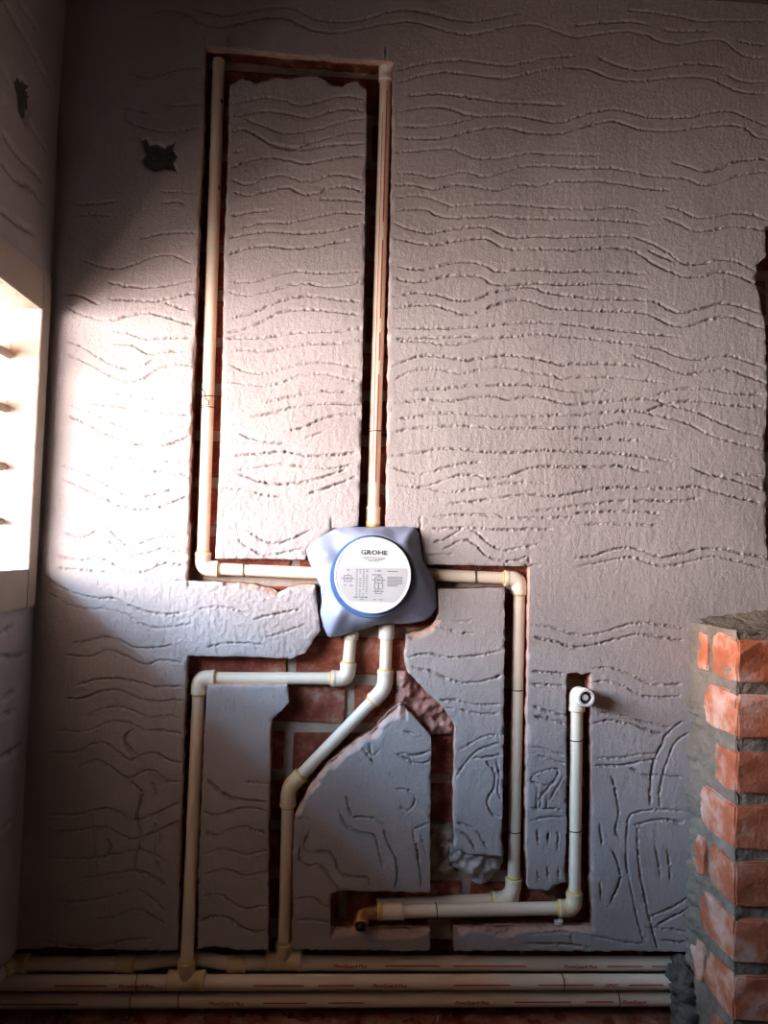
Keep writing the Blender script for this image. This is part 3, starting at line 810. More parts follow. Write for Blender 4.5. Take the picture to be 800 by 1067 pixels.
# ------------------------------------------------------------------ pipes
def sweep(bm, pts, radii, n=18, caps=True):
    pts = [Vector(p) for p in pts]
    t0 = (pts[1] - pts[0]).normalized()
    ref = Vector((0, 1, 0)) if abs(t0.y) < 0.9 else Vector((1, 0, 0))
    nrm = (ref - t0 * ref.dot(t0)).normalized()
    rings = []
    for i, p in enumerate(pts):
        a, b = pts[max(i - 1, 0)], pts[min(i + 1, len(pts) - 1)]
        t = (b - a)
        t = t.normalized() if t.length > 1e-9 else t0
        nrm = (nrm - t * nrm.dot(t)).normalized()
        bi = t.cross(nrm)
        r = radii[i] if hasattr(radii, '__len__') else radii
        rings.append([bm.verts.new(p + (nrm * math.cos(2 * math.pi * j / n) + bi * math.sin(2 * math.pi * j / n)) * r) for j in range(n)])
    for a, b in zip(rings, rings[1:]):
        for j in range(n):
            bm.faces.new((a[j], a[(j + 1) % n], b[(j + 1) % n], b[j]))
    if caps:
        bm.faces.new(rings[0][::-1])
        bm.faces.new(rings[-1])


def smooth_obj(name, bm, mat, root):
    o = bm_obj(name, bm, mat, None, True)
    mod = o.modifiers.new('es', 'EDGE_SPLIT')
    mod.split_angle = math.radians(40)
    adopt(o, root) if root.type == 'EMPTY' else None
    return o


def sub(o, parent):
    """sub-part: world-space mesh under a part that itself is offset by its root"""
    o.parent = parent
    o.location = (0, 0, 0)
    return o


def tube_part(name, a, b, r, mat, root):
    bm = bmesh.new()
    sweep(bm, [a, b], r)
    return smooth_obj(name, bm, mat, root)


def collar(name, c, d, length, r, mat, root, lip=True):
    """a socket or coupling centred on c along d"""
    d = Vector(d).normalized()
    c = Vector(c)
    bm = bmesh.new()
    h = length / 2
    if lip:
        ts = [(-h, r * 0.96), (-h + 0.0012, r), (-h + 0.006, r), (-h + 0.0066, r * 0.965), (h - 0.0066, r * 0.965), (h - 0.006, r), (h - 0.0012, r), (h, r * 0.96)]
    else:
        ts = [(-h, r * 0.95), (-h + 0.001, r), (h - 0.001, r), (h, r * 0.95)]
    sweep(bm, [c + d * t for t, _ in ts], [q for _, q in ts])
    return smooth_obj(name, bm, mat, root)


def ring_sub(name, c, d, r, w, mat, parent):
    d = Vector(d).normalized()
    bm = bmesh.new()
    sweep(bm, [Vector(c) - d * w, Vector(c) - d * w * 0.5, Vector(c) + d * w * 0.5, Vector(c) + d * w], [r * 0.97, r, r, r * 0.97])
    o = bm_obj(name, bm, mat, None, True)
    return sub(o, parent)


def elbow(c, d1, d2, r, root, mat='fitting', L=0.030, bend=0.016, glue=True, name='elbow'):
    """fitting at corner c opening along d1 and d2"""
    c, d1, d2 = Vector(c), Vector(d1).normalized(), Vector(d2).normalized()
    R = r * 1.27
    pts, rad = [], []
    pts += [c + d1 * L, c + d1 * (L - 0.001), c + d1 * (L - 0.007), c + d1 * (L - 0.0078)]
    rad += [R * 1.0, R * 1.06, R * 1.06, R]
    n = 9
    for i in range(n):
        t = i / (n - 1)
        p = (c + d1 * bend) * (1 - t) ** 2 + c * 2 * t * (1 - t) + (c + d2 * bend) * t ** 2
        pts.append(p)
        rad.append(R * 1.02)
    pts += [c + d2 * (L - 0.0078), c + d2 * (L - 0.007), c + d2 * (L - 0.001), c + d2 * L]
    rad += [R, R * 1.06, R * 1.06, R]
    bm = bmesh.new()
    sweep(bm, pts, rad)
    o = smooth_obj(name, bm, mat, root)
    if glue:
        for d in (d1, d2):
            ring_sub('glue_ring', c + d * (L + 0.0012), d, r * 1.13, 0.0022, 'glue', o)
    return o


def tee(c, d, dbranch, r, root, mat='old_fitting', L=0.034):
    c, d, e = Vector(c), Vector(d).normalized(), Vector(dbranch).normalized()
    R = r * 1.25
    bm = bmesh.new()
    ts = [(-L, R), (-L + 0.001, R * 1.05), (-L + 0.007, R * 1.05), (-L + 0.008, R), (L - 0.008, R), (L - 0.007, R * 1.05), (L - 0.001, R * 1.05), (L, R)]
    sweep(bm, [c + d * t for t, _ in ts], [q for _, q in ts])
    ts = [(0, R * 0.95), (L - 0.008, R * 0.95), (L - 0.007, R), (L - 0.001, R), (L, R * 0.94)]
    sweep(bm, [c + e * t for t, _ in ts], [q for _, q in ts])
    o = smooth_obj('tee', bm, mat, root)
    ring_sub('glue_ring', c + e * (L + 0.001), e, r * 1.1, 0.002, 'glue', o)
    return o


def stripe(a, b, r, ang, width, t0, t1, parent, name='printed_line', off=0.0003):
    """printed line: a thin arc of ink along the pipe, ang from the side facing the room"""
    a, b = Vector(a), Vector(b)
    d = (b - a).normalized()
    out = Vector((0, -1, 0))
    out = (out - d * out.dot(d)).normalized()
    sd = d.cross(out)
    L = (b - a).length
    vs, fs = [], []
    rr = r + off
    for t in (t0, t1):
        for i in range(4):
            g = ang + (i / 3 - 0.5) * width / r
            vs.append(a + d * (L * t) + (out * math.cos(g) + sd * math.sin(g)) * rr)
    for i in range(3):
        fs.append((i, i + 1, 5 + i, 4 + i))
    return sub(mesh_obj(name, vs, fs, 'red_ink'), parent)


def wrap_wire(c, d, r, root, turns=1.6, tail=None):
    d = Vector(d).normalized()
    ref = Vector((0, 1, 0))
    nrm = (ref - d * ref.dot(d)).normalized()
    bi = d.cross(nrm)
    pts = []
    n = int(22 * turns)
    for i in range(n):
        g = 2 * math.pi * i / 22
        pts.append(Vector(c) + (nrm * math.cos(g) + bi * math.sin(g)) * (r + 0.0013) + d * (0.006 * (i / n - 0.5)))
    if tail:
        p = pts[-1]
        for k2 in range(1, 6):
            pts.append(p + Vector(tail) * (k2 / 5) + Vector((0.003 * math.sin(k2 * 2), -0.002 * k2 / 5, 0.002 * math.cos(k2))))
    bm = bmesh.new()
    sweep(bm, pts, 0.0009, 6)
    return smooth_obj('tie_wire', bm, 'wire', root)


RP = 0.0117
YP = 0.024

# left riser
A, B, C_ = W(228, 63, YP), W(211, 592, YP), W(338, 597.5, YP)
root = tag(empty('riser_pipe', A.lerp(B, 0.97)), 'tall cream pipe in the left chase, bent at its foot towards the valve', 'pipe')
p = tube_part('pipe', A, B, RP, 'pipe', root)
p2 = tube_part('pipe', B, C_, RP, 'pipe', root)
elbow(B, A - B, C_ - B, RP, root)
wrap_wire(B.lerp(C_, 0.34), C_ - B, RP, root, 1.4, (0.012, 0, -0.012))
wrap_wire(B.lerp(A, 0.31), A - B, RP, root, 1.6, (-0.012, 0, 0.03))
wrap_wire(B.lerp(A, 0.33), A - B, RP, root, 1.0, (-0.008, 0, -0.02))
for q in (0.74, 0.915):
    bm = bmesh.new()
    c0 = B.lerp(A, q) + Vector((RP * 0.75, -RP * 0.6, 0))
    bmesh.ops.create_icosphere(bm, subdivisions=2, radius=0.004)
    for v in bm.verts:
        v.co = Vector((v.co.x * 0.7, v.co.y * 0.7, v.co.z * 1.2)) * random.uniform(0.85, 1.15) + c0
    smooth_obj('cement_spot', bm, 'dark_mortar', root)

# middle riser
A, B = W(402, 74, YP), W(388, 552, YP)
root = tag(empty('riser_pipe', B), 'straight capped cream pipe with red print rising from the valve top', 'pipe')
p = tube_part('pipe', A, B, RP, 'pipe', root)
d = (A - B).normalized()
collar('end_cap', A - d * 0.008, d, 0.030, RP * 1.22, 'white_plastic', root)
cp = collar('coupling', W(388.6, 537, YP), d, 0.034, RP * 1.2, 'fitting', root)
ring_sub('glue_ring', W(388.2, 546, YP), d, RP * 1.16, 0.006, 'glue', cp)
for t0, t1 in ((0.10, 0.33), (0.36, 0.42), (0.45, 0.62), (0.66, 0.95)):
    stripe(B, A, RP, 0.25, 0.0020, t0, t1, p)
stripe(B, A, RP, -0.35, 0.0012, 0.12, 0.9, p)
wrap_wire(B.lerp(A, 0.21), A - B, RP, root, 1.4, (0.012, 0, 0.02))

# right leg
A, B, C_, E_ = W(436, 598.5, YP), W(541, 603, YP), W(534.5, 937, YP + 0.004), W(392, 943, YP + 0.010)
root = tag(empty('supply_pipe', C_), 'cream pipe leaving the valve to the right and dropping down the right chase', 'pipe')
tube_part('pipe', A, B, RP, 'pipe', root)
tube_part('pipe', B, C_, RP, 'pipe', root)
tube_part('pipe', C_, E_, RP, 'pipe', root)
elbow(B, A - B, C_ - B, RP, root)
elbow(C_, B - C_, E_ - C_, RP, root, L=0.040, bend=0.03)
collar('coupling', W(449, 598.8, YP), B - A, 0.026, RP * 1.18, 'old_fitting', root)
wrap_wire(A.lerp(B, 0.56), B - A, RP, root, 1.3, (0.0, 0, 0.014))
for q in (0.35, 0.79):
    wrap_wire(B.lerp(C_, q), C_ - B, RP, root, 1.1, (0.014, 0, -0.002))

# lower left leg, ends in a tee on the middle of the bottom pipes
Y1, Y2, Y3 = 0.028, 0.004, 0.012
RM = 0.0132
A, B, C_, E_ = W(366.5, 652, YP), W(361.5, 707, YP), W(207.5, 706.5, YP), W(194, 1019, Y2)
root = tag(empty('supply_pipe', E_), 'cream pipe bent left under the valve and dropping down the left chase', 'pipe')
tube_part('pipe', A, B, RP, 'pipe', root)
tube_part('pipe', B, C_, RP, 'pipe', root)
tube_part('pipe', C_, E_, RP, 'pipe', root)
elbow(B, A - B, C_ - B, RP, root)
elbow(C_, B - C_, E_ - C_, RP, root)
collar('coupling', W(366, 662, YP), A - B, 0.016, RP * 1.18, 'fitting', root, False)
tee(W(194, 1021.5, Y2), (1, 0, 0), C_ - E_, RM, root)

# slanting leg, ends in a tee on the rear bottom pipe
A, B, C_, E_ = W(403, 648, YP), W(401, 717, YP), W(300.5, 821, YP), W(295.5, 1000, Y1)
root = tag(empty('supply_pipe', E_), 'cream pipe slanting down left from the valve across the bare bricks', 'pipe')
tube_part('pipe', A, B, RP, 'pipe', root)
tube_part('pipe', B, C_, RP, 'pipe', root)
tube_part('pipe', C_, E_, RP, 'pipe', root)
elbow(B, A - B, C_ - B, RP, root, L=0.034)
elbow(C_, B - C_, E_ - C_, RP, root, 'old_fitting', L=0.034)
collar('coupling', W(402.6, 658, YP - 0.002), A - B, 0.028, RP * 1.28, 'white_plastic', root, False)
tee(W(295.5, 1001, Y1), (1, 0, 0), C_ - E_, RM, root)

# outlet leg with its open socket and the brass end
YO = 0.008
A, B, C_ = W(601, 722, YO), W(598, 946, YO), W(398, 950, YO)
root = tag(empty('outlet_pipe', B), 'cream pipe from the plugged wall outlet down and left to a brass bend', 'pipe')
tube_part('pipe', A, B, RP, 'pipe', root)
tube_part('pipe', B, C_, RP, 'pipe', root)
elbow(B, A - B, C_ - B, RP, root, 'old_fitting')
elbow(A, B - A, Vector((0.06, -1, 0)), RP, root, 'fitting', L=0.034, glue=False)
so = Vector(A) + Vector((0.06, -1, 0)).normalized() * 0.034
dsock = Vector((0.06, -1, 0)).normalized()


def lathe(name, c, d, prof, mat, root_, n=28, cap=False):
    """surface of revolution about d through c; prof is (distance along d, radius)"""
    d = Vector(d).normalized()
    nrm = d.cross(Vector((0, 0, 1))).normalized()
    bi = d.cross(nrm)
    bm = bmesh.new()
    rings = [[bm.verts.new(Vector(c) + d * t + (nrm * math.cos(2 * math.pi * q / n) + bi * math.sin(2 * math.pi * q / n)) * r) for q in range(n)] for t, r in prof]
    for a, b in zip(rings, rings[1:]):
        for q in range(n):
            bm.faces.new((a[q], a[(q + 1) % n], b[(q + 1) % n], b[q]))
    if cap:
        bm.faces.new(rings[-1])
    return smooth_obj(name, bm, mat, root_)


sock = lathe('socket', so, dsock, [(-0.004, RP * 1.42), (0.012, RP * 1.42), (0.0135, RP * 1.34), (0.0135, RP * 1.02), (0.001, RP * 1.02)], 'white_plastic', root)
ring_sub('recess_shade', so + dsock * 0.0035, dsock, RP * 0.97, 0.0015, 'black', sock)  # black disc standing in for the shade inside the open socket
bm = bmesh.new()
sweep(bm, [so + dsock * 0.002, so + dsock * 0.009, so + dsock * 0.0105], [RP * 0.5, RP * 0.5, RP * 0.4], 20)
smooth_obj('plug', bm, 'white_plastic', root)
cp = collar('coupling', W(407, 950, YO), C_ - B, 0.050, RP * 1.26, 'fitting', root)
ring_sub('glue_ring', W(396, 950, YO), C_ - B, RP * 1.34, 0.004, 'glue', cp)
bq = W(376, 951, YO)
bm = bmesh.new()
ex = W(393, 950.5, YO)
dn = Vector((0.0, -0.75, -0.62)).normalized()
pts = [ex, ex.lerp(bq, 0.25), ex.lerp(bq, 0.55)] + [(ex.lerp(bq, 0.6)) * (1 - t) ** 2 + bq * 2 * t * (1 - t) + (bq + dn * 0.012) * t ** 2 for t in (0.2, 0.4, 0.6, 0.8)] + [bq + dn * 0.012, bq + dn * 0.022]
sweep(bm, pts, [RP * 1.1, RP * 1.1, RP * 1.0] + [RP * 1.05] * 4 + [RP * 1.1, RP * 1.25])
br = smooth_obj('brass_bend', bm, 'brass', root)
br['label'] = 'dull brass threaded bend'
bm = bmesh.new()
sweep(bm, [bq + dn * 0.018, bq + dn * 0.030, bq + dn * 0.031], [RP * 0.8, RP * 0.8, RP * 0.6], 16)
smooth_obj('plug', bm, 'black', root)
for q in (0.22, 0.64):
    wrap_wire(A.lerp(B, q), B - A, RP, root, 1.1)
wrap_wire(B.lerp(C_, 0.72), C_ - B, RP, root, 1.1)
bm = bmesh.new()
bmesh.ops.create_icosphere(bm, subdivisions=2, radius=0.008)
cc = W(582, 961, 0.012)
for v in bm.verts:
    v.co = Vector((v.co.x * 1.2, v.co.y, v.co.z * 0.8)) * random.uniform(0.75, 1.2) + cc
smooth_obj('cement_spot', bm, 'white_plastic', root)


# three long pipes in the bottom chase
def text_mesh(body, size, loc, mat, parent, is_sub=True, bold=0.0, spacing=1.0, name='printed_text', align='CENTER', sx=1.0, shear=0.0):
    cu = bpy.data.curves.new(name, 'FONT')
    cu.body = body
    cu.size = size
    cu.align_x = align
    cu.align_y = 'CENTER'
    cu.offset = bold
    cu.space_character = spacing
    cu.shear = shear
    cu.resolution_u = 2
    t = bpy.data.objects.new(name, cu)
    COL.objects.link(t)
    bpy.context.view_layer.update()
    me = bpy.data.meshes.new_from_object(t.evaluated_get(bpy.context.evaluated_depsgraph_get()))
    bpy.data.objects.remove(t)
    for v in me.vertices:
        x, y = v.co.x * sx, v.co.y
        v.co = (loc[0] + x, loc[1], loc[2] + y)
    me.name = name
    me.materials.clear()
    me.materials.append(M[mat])
    o = bpy.data.objects.new(name, me)
    COL.objects.link(o)
    if is_sub:
        sub(o, parent)
    else:
        adopt(o, parent)
    return o


def main_pipe(pts, label, prints, texts, name='main_pipe'):
    root = tag(empty(name, pts[len(pts) // 2]), label, 'pipe', 'long pipes in the bottom chase')
    bm = bmesh.new()
    sweep(bm, pts, RM)
    p = smooth_obj('pipe', bm, 'pipe', root)
    a, b = pts[-2], pts[-1]
    for t0, t1 in prints:
        stripe(a, b, RM, -0.12, 0.0022, t0, t1, p)
    for t, s in texts:
        q = a.lerp(b, t)
        text_mesh(s, 0.0085, (q.x, q.y - RM - 0.0006, q.z + 0.001), 'red_ink', p, True, 0.0002, 1.0, sx=1.15, shear=0.15)
    return root


top = [W(14, 1004, Y1), W(128, 1004, Y1), W(150, 1003, Y1 + 0.003), W(175, 1000, Y1 + 0.007), W(196, 999, Y1 + 0.008), W(215, 1000, Y1 + 0.007), W(236, 1003, Y1 + 0.003), W(252, 1003, Y1), W(722, 1004, Y1)]
root = main_pipe(top, 'topmost of the three long cream pipes along the wall foot, with a stepped bypass', [(0.31, 0.43), (0.46, 0.62), (0.80, 0.88), (0.90, 0.99)],
                 [(0.235, 'FlowGuard Plus'), (0.74, 'FlowGuard Plus')])
for px in (131, 247):
    collar('coupling', W(px, 1004, Y1), (1, 0, 0), 0.034, RM * 1.22, 'old_fitting', root)
elbow(W(12, 1004, Y1), (1, 0, 0), (-0.25, -1, 0), RM, root, 'old_fitting', glue=False)
tube_part('pipe', W(12, 1004, Y1), W(12, 1004, Y1) + Vector((-0.02, -0.08, 0)), RM, 'pipe', root)
mid = [W(-40, 1024, Y2), W(702, 1023, Y2)]
root = main_pipe(mid, 'middle of the three long cream pipes along the wall foot', [(0.13, 0.20), (0.40, 0.47), (0.49, 0.54), (0.68, 0.76), (0.80, 0.88), (0.93, 0.98)],
                 [(0.24, 'FlowGuard Plus'), (0.59, 'FlowGuard Plus'), (0.905, 'CPVC')])
wrap_wire(mid[0].lerp(mid[1], 0.24), (1, 0, 0), RM, root, 1.2)
wrap_wire(mid[0].lerp(mid[1], 0.838), (1, 0, 0), RM, root, 1.2)
low = [W(-40, 1043, Y3), W(708, 1040, Y3)]
root = main_pipe(low, 'lowest of the three long cream pipes along the wall foot', [(0.02, 0.16), (0.41, 0.47), (0.50, 0.55), (0.76, 0.84), (0.86, 0.9)],
                 [(0.36, 'FlowGuard Plus'), (0.70, 'FlowGuard Plus'), (0.93, 'FlowGuard')])
wrap_wire(low[0].lerp(low[1], 0.23), (1, 0, 0), RM, root, 1.2)
wrap_wire(low[0].lerp(low[1], 0.295), (1, 0, 0), RM, root, 1.2, (0.05, 0, -0.004))
wrap_wire(low[0].lerp(low[1], 0.91), (1, 0, 0), RM, root, 1.2)

# ------------------------------------------------------------------ valve box wrapped in a blue-grey sheet
YL = -0.050
lc = W(388.5, 599.5, YL)
LR = (W(428.5, 599.5, YL) - lc).length
valve = tag(empty('shower_valve_box', W(388, 600, 0.03)), 'round white-lidded valve box wrapped in blue-grey sheet, centre of wall', 'valve box')
OUT = [(350, 550), (362, 549), (380, 549.5), (400, 549), (420, 548.5), (433, 549), (437, 556), (439, 568), (441, 584), (448, 596), (453, 606), (455, 622), (456, 634), (450, 643), (442, 648), (430, 650),
       (418, 651), (405, 650), (392, 652), (378, 656), (362, 661), (350, 664.5), (342, 665.5), (337, 655), (333, 640), (335, 628), (334, 612), (329, 600), (322, 586), (318, 574), (322, 568), (332, 560), (342, 554)]
op = np.array([[(W(a, b, -0.008).x - lc.x), (W(a, b, -0.008).z - lc.z)] for a, b in OUT])
NA, NR = 160, 22
vs, fs = [], []
for i in range(NA):
    g = 2 * math.pi * i / NA
    dx, dz = math.cos(g), math.sin(g)
    best = 0.12
    for k2 in range(len(op)):
        ax, az = op[k2]
        bx, bz = op[(k2 + 1) % len(op)]
        ex_, ez_ = bx - ax, bz - az
        den = dx * ez_ - dz * ex_
        if abs(den) < 1e-12:
            continue
        t = (ax * ez_ - az * ex_) / den
        s = (ax * dz - az * dx) / den
        if t > 0 and -1e-6 <= s <= 1 + 1e-6:
            best = t
    r0 = LR * 1.04
    for j in range(NR):
        t = j / (NR - 1)
        r = r0 + (best - r0) * t
        fold = 0.0030 * math.sin(4 * g + 0.6 + 1.3 * t) + 0.0014 * math.sin(9 * g + 2.2 * t + 1.0) * t + 0.0010 * math.sin(21 * g - 3 * t) * t ** 2
        big = 0.014 * math.exp(-((g - 2.75) / 0.16) ** 2) + 0.012 * math.exp(-((g - 4.02) / 0.14) ** 2) - 0.010 * math.exp(-((g - 3.55) / 0.22) ** 2) + 0.010 * math.exp(-((g - 0.85) / 0.15) ** 2) - 0.008 * math.exp(-((g - 5.3) / 0.35) ** 2)
        y = -0.038 + 0.040 * t ** 1.5 - (fold + big) * math.sin(math.pi * min(1, t * 1.0)) ** 1.0 - (fold * 0.7) * t
        if j == NR - 1:
            y += 0.012
        vs.append((lc.x + dx * r, y, lc.z + dz * r))
for i in range(NA):
    for j in range(NR - 1):
        a, b = i * NR + j, ((i + 1) % NA) * NR + j
        fs.append((a, b, b + 1, a + 1))
bag = mesh_obj('wrapping_sheet', vs, fs, 'bag', None, True)
sol = bag.modifiers.new('thickness', 'SOLIDIFY')
sol.thickness = 0.0012
adopt(bag, valve)


def disc(name, c, prof, mat, root, n=72):
    bm = bmesh.new()
    rings = []
    for r, y in prof:
        rings.append([bm.verts.new((c.x + r * math.cos(2 * math.pi * k2 / n), y, c.z + r * math.sin(2 * math.pi * k2 / n))) for k2 in range(n)])
    for a, b in zip(rings, rings[1:]):
        for k2 in range(n):
            bm.faces.new((a[k2], a[(k2 + 1) % n], b[(k2 + 1) % n], b[k2]))
    bm.faces.new(rings[-1])
    o = bm_obj(name, bm, mat, None, True)
    mod = o.modifiers.new('es', 'EDGE_SPLIT')
    mod.split_angle = math.radians(35)
    return adopt(o, root)


rc = lc + Vector((-0.0035, 0, -0.0035))
disc('rim', rc, [(LR * 1.075, -0.020), (LR * 1.075, YL + 0.012), (LR * 1.055, YL + 0.009), (LR * 0.98, YL + 0.009)], 'blue', valve)
disc('valve_body', rc, [(LR * 0.9, 0.045), (LR * 0.9, -0.03), (LR * 0.85, -0.032)], 'blue', valve)
lid = disc('lid', lc, [(LR * 1.0, YL + 0.012), (LR * 1.0, YL + 0.002), (LR * 0.985, YL), (LR * 0.95, YL), (LR * 0.945, YL + 0.0006), (LR * 0.90, YL + 0.0006)], 'lid_white', valve)
yl = YL + 0.0004
mm = LR / 40.0                      # one photo pixel on the lid
bm = bmesh.new()
za, zb = 8 * mm * 1.0, -27.5 * mm
vsl = []
rp = LR * 0.90
n = 24
upp = [(math.sqrt(rp ** 2 - (za + (zb - za) * k2 / n) ** 2), za + (zb - za) * k2 / n) for k2 in range(n + 1)]
ring = [bm.verts.new((lc.x + x, yl, lc.z + z)) for x, z in upp] + [bm.verts.new((lc.x - x, yl, lc.z + z)) for x, z in reversed(upp)]
bm.faces.new(ring)
panel = sub(bm_obj('label_panel', bm, 'lid_panel'), lid)
text_mesh('GROHE', 6.5 * mm, (lc.x + 0.5 * mm, yl - 0.0004, lc.z + 23.5 * mm), 'ink', lid, True, 0.0004, 1.06, 'brand_lettering', sx=1.22)
bm = bmesh.new()


def tick(x0, x1, z0, z1, y=yl - 0.0004):
    q = [bm.verts.new((lc.x + a * mm, y, lc.z + b * mm)) for a, b in ((x0, z0), (x1, z0), (x1, z1), (x0, z1))]
    bm.faces.new(q)


for kk, (w_, zz) in enumerate(((12, 18.8), (11, 17.3), (9, 15.9), (5.5, 14.6))):
    x = -w_
    while x < w_:
        L_ = random.uniform(1.5, 3.2)
        tick(x + 0.5, min(x + L_, w_) + 0.5, zz - 0.35, zz + 0.35)
        x += L_ + 0.6
for cx in (-16.5, -13, -9.5, -6.2):
    for q in range(17):
        zz = 5.5 - q * 1.75
        if random.random() < 0.9:
            tick(cx - 1.0, cx + random.uniform(0.4, 1.2), zz - 0.35, zz + 0.35)
for q in range(8):
    tick(15, 31 if q < 6 else 26, -1.2 - q * 1.35 - 0.33, -1.2 - q * 1.35 + 0.33)
tick(15, 26, 4.2, 5.0)
for cx, cz, s in ((-26, -4, 1.0), (6, -4.5, 1.0), (6, -16.5, 0.8)):
    for (a, b, c, d2) in ((-4, 4, 2.6, 3.3), (-4, 4, -3.3, -2.6), (-4, -3.3, -3, 3), (3.3, 4, -3, 3), (-7, -4, -0.4, 0.4), (4, 7, -0.4, 0.4), (-0.4, 0.4, 3, 5), (-2.2, 2.2, -0.6, 0.8)):
        tick(cx + a * s, cx + b * s, cz + c * s, cz + d2 * s)
for (a, b, c, d2) in ((-30, -27.5, -11.5, -10.6), (-24, -20.5, -11.5, -10.6), (-27, -25, 4.2, 5.6), (2, 3.2, 4.2, 5.4), (4.5, 8, 4.2, 5.4), (-1, 9, 0.2, 1.1), (5.6, 6.4, -13, -8), (1.6, 2.2, -14, -8), (10, 10.6, -14, -8),
                      (1, 4, -25.4, -24.6), (7, 11, -25.4, -24.6), (-20, -15, -23.6, -22.7), (-13, -9, -23.6, -22.7), (-8, -5, -23.6, -22.7), (-13, -9, -25.6, -24.9)):
    tick(a, b, c, d2)
bmesh.ops.reverse_faces(bm, faces=bm.faces)
sub(bm_obj('small_print', bm, 'ink_grey'), lid)

# ------------------------------------------------------------------ brick pier on the right
PD = 0.163
XP = float(at(722, 800)[0])
PW = 0.225
pier = tag(empty('brick_pier', (XP + PW / 2, -PD / 2, 0)), 'low orange brick pier with smeared grey mortar against the wall, right', 'pillar')
e_bot = [float(at(771, py, 1, -PD)[2]) for py in (712, 1006)]
pp = (e_bot[0] - e_bot[1]) / 5
ztop_brick = e_bot[0] + pp * 0.80
core = bmesh.new()
# mortar body: a gridded box with an uneven surface
gx, gy, gz = 14, 10, 60
z_hi = ztop_brick + 0.012


def lump(x, y, z):
    p_ = Vector((x, y, z))
    return noise.noise(p_ * 28) * 1.1 + noise.noise(p_ * 75) * 0.7 + noise.noise(p_ * 190) * 0.35


def grid_face(fn, nu, nv):
    g = [[core.verts.new(fn(i / nu, j / nv)) for j in range(nv + 1)] for i in range(nu + 1)]
    for i in range(nu):
        for j in range(nv):
            core.faces.new((g[i][j], g[i + 1][j], g[i + 1][j + 1], g[i][j + 1]))


def left_face(a, b):
    y, z = 0.002 - a * (PD - 0.005), b * z_hi
    w = math.exp(-(a / 0.22) ** 2)
    return (XP + 0.0012 + 0.0042 * lump(1, y, z) - w * (0.010 + 0.010 * lump(3, 0, z * 0.8)), y, z)


def front_face(a, b):
    x, z = XP - 0.0005 + a * (PW - 0.004), b * z_hi
    return (x, -PD + 0.008 + 0.0035 * lump(x, 2, z), z)


def right_face(a, b):
    y, z = 0.002 - a * (PD - 0.006), b * z_hi
    return (XP + PW - 0.005 + 0.003 * lump(5, y, z), y, z)


def top_face(a, b):
    x, y = XP + 0.004 + a * (PW - 0.008), 0.002 - b * (PD - 0.006)
    back = math.exp(-((y / 0.05) ** 2))
    return (x, y, z_hi - 0.004 + 0.005 * lump(x * 3, 1, y * 5) + back * (0.010 + 0.035 * a))


grid_face(left_face, 56, 330)
grid_face(front_face, 50, 240)
grid_face(right_face, 8, 60)
grid_face(top_face, 30, 24)
bmesh.ops.remove_doubles(core, verts=core.verts, dist=0.0005)
adopt(bm_obj('mortar_body', core, 'pier_mortar', None, True), pier)


def pier_brick(x0, x1, y0, y1, z0, z1, seed):
    r = random.Random(seed)
    bm = bmesh.new()
    add_box(bm, x0, x1, y0, y1, z0, z1)
    bmesh.ops.subdivide_edges(bm, edges=bm.edges[:], cuts=2, use_grid_fill=True)
    for v in bm.verts:
        n_ = sum([abs(v.co.x - x0) < 1e-5 or abs(v.co.x - x1) < 1e-5, abs(v.co.y - y0) < 1e-5 or abs(v.co.y - y1) < 1e-5, abs(v.co.z - z0) < 1e-5 or abs(v.co.z - z1) < 1e-5])
        c = Vector(((x0 + x1) / 2, (y0 + y1) / 2, (z0 + z1) / 2))
        if n_ == 3:
            v.co = v.co.lerp(c, 0.05)
        v.co += Vector((r.uniform(-1, 1), r.uniform(-1, 1), r.uniform(-1, 1))) * 0.0018
    bmesh.ops.bevel(bm, geom=[e for e in bm.edges if len(e.link_faces) == 2 and e.calc_face_angle(0) > 0.9], offset=0.003, segments=2, affect='EDGES')
    o = bm_obj('brick', bm, 'pier_brick', None, False)
    adopt(o, pier)


def ym(px, py):
    """depth on the pier's left face from a photo pixel"""
    return float(at(px, py, 0, XP)[1])


for c in range(0, 11):
    zb = e_bot[0] - pp * c
    if zb < -0.02:
        break
    zb = max(zb, 0.001)
    zt = zb + pp * 0.80
    A_ = c in (0, 4) or (c > 5 and c % 2 == 0)
    xo = random.uniform(-0.0015, 0.0015)
    if A_:
        pier_brick(XP - 0.0055 + xo, XP + 0.10, -0.058, -0.016, zb + 0.002, zt - 0.004, 100 + c)
        pier_brick(XP - 0.0035 + xo, XP + 0.11, -PD, -0.071, zb, zt, 200 + c)
        pier_brick(XP + 0.124, XP + PW, -PD, -0.02, zb, zt, 300 + c)
    elif c in (1, 3, 5):
        pier_brick(XP - 0.0035 + xo, XP + 0.16, -PD, -0.034, zb, zt, 200 + c)
        pier_brick(XP + 0.174, XP + PW, -PD, -0.02, zb, zt, 300 + c)
    else:
        pier_brick(XP - 0.001 + xo, XP + 0.11, -PD, -0.080, zb, zt - 0.004, 200 + c)
        pier_brick(XP + 0.124, XP + PW, -PD, -0.02, zb, zt, 300 + c)


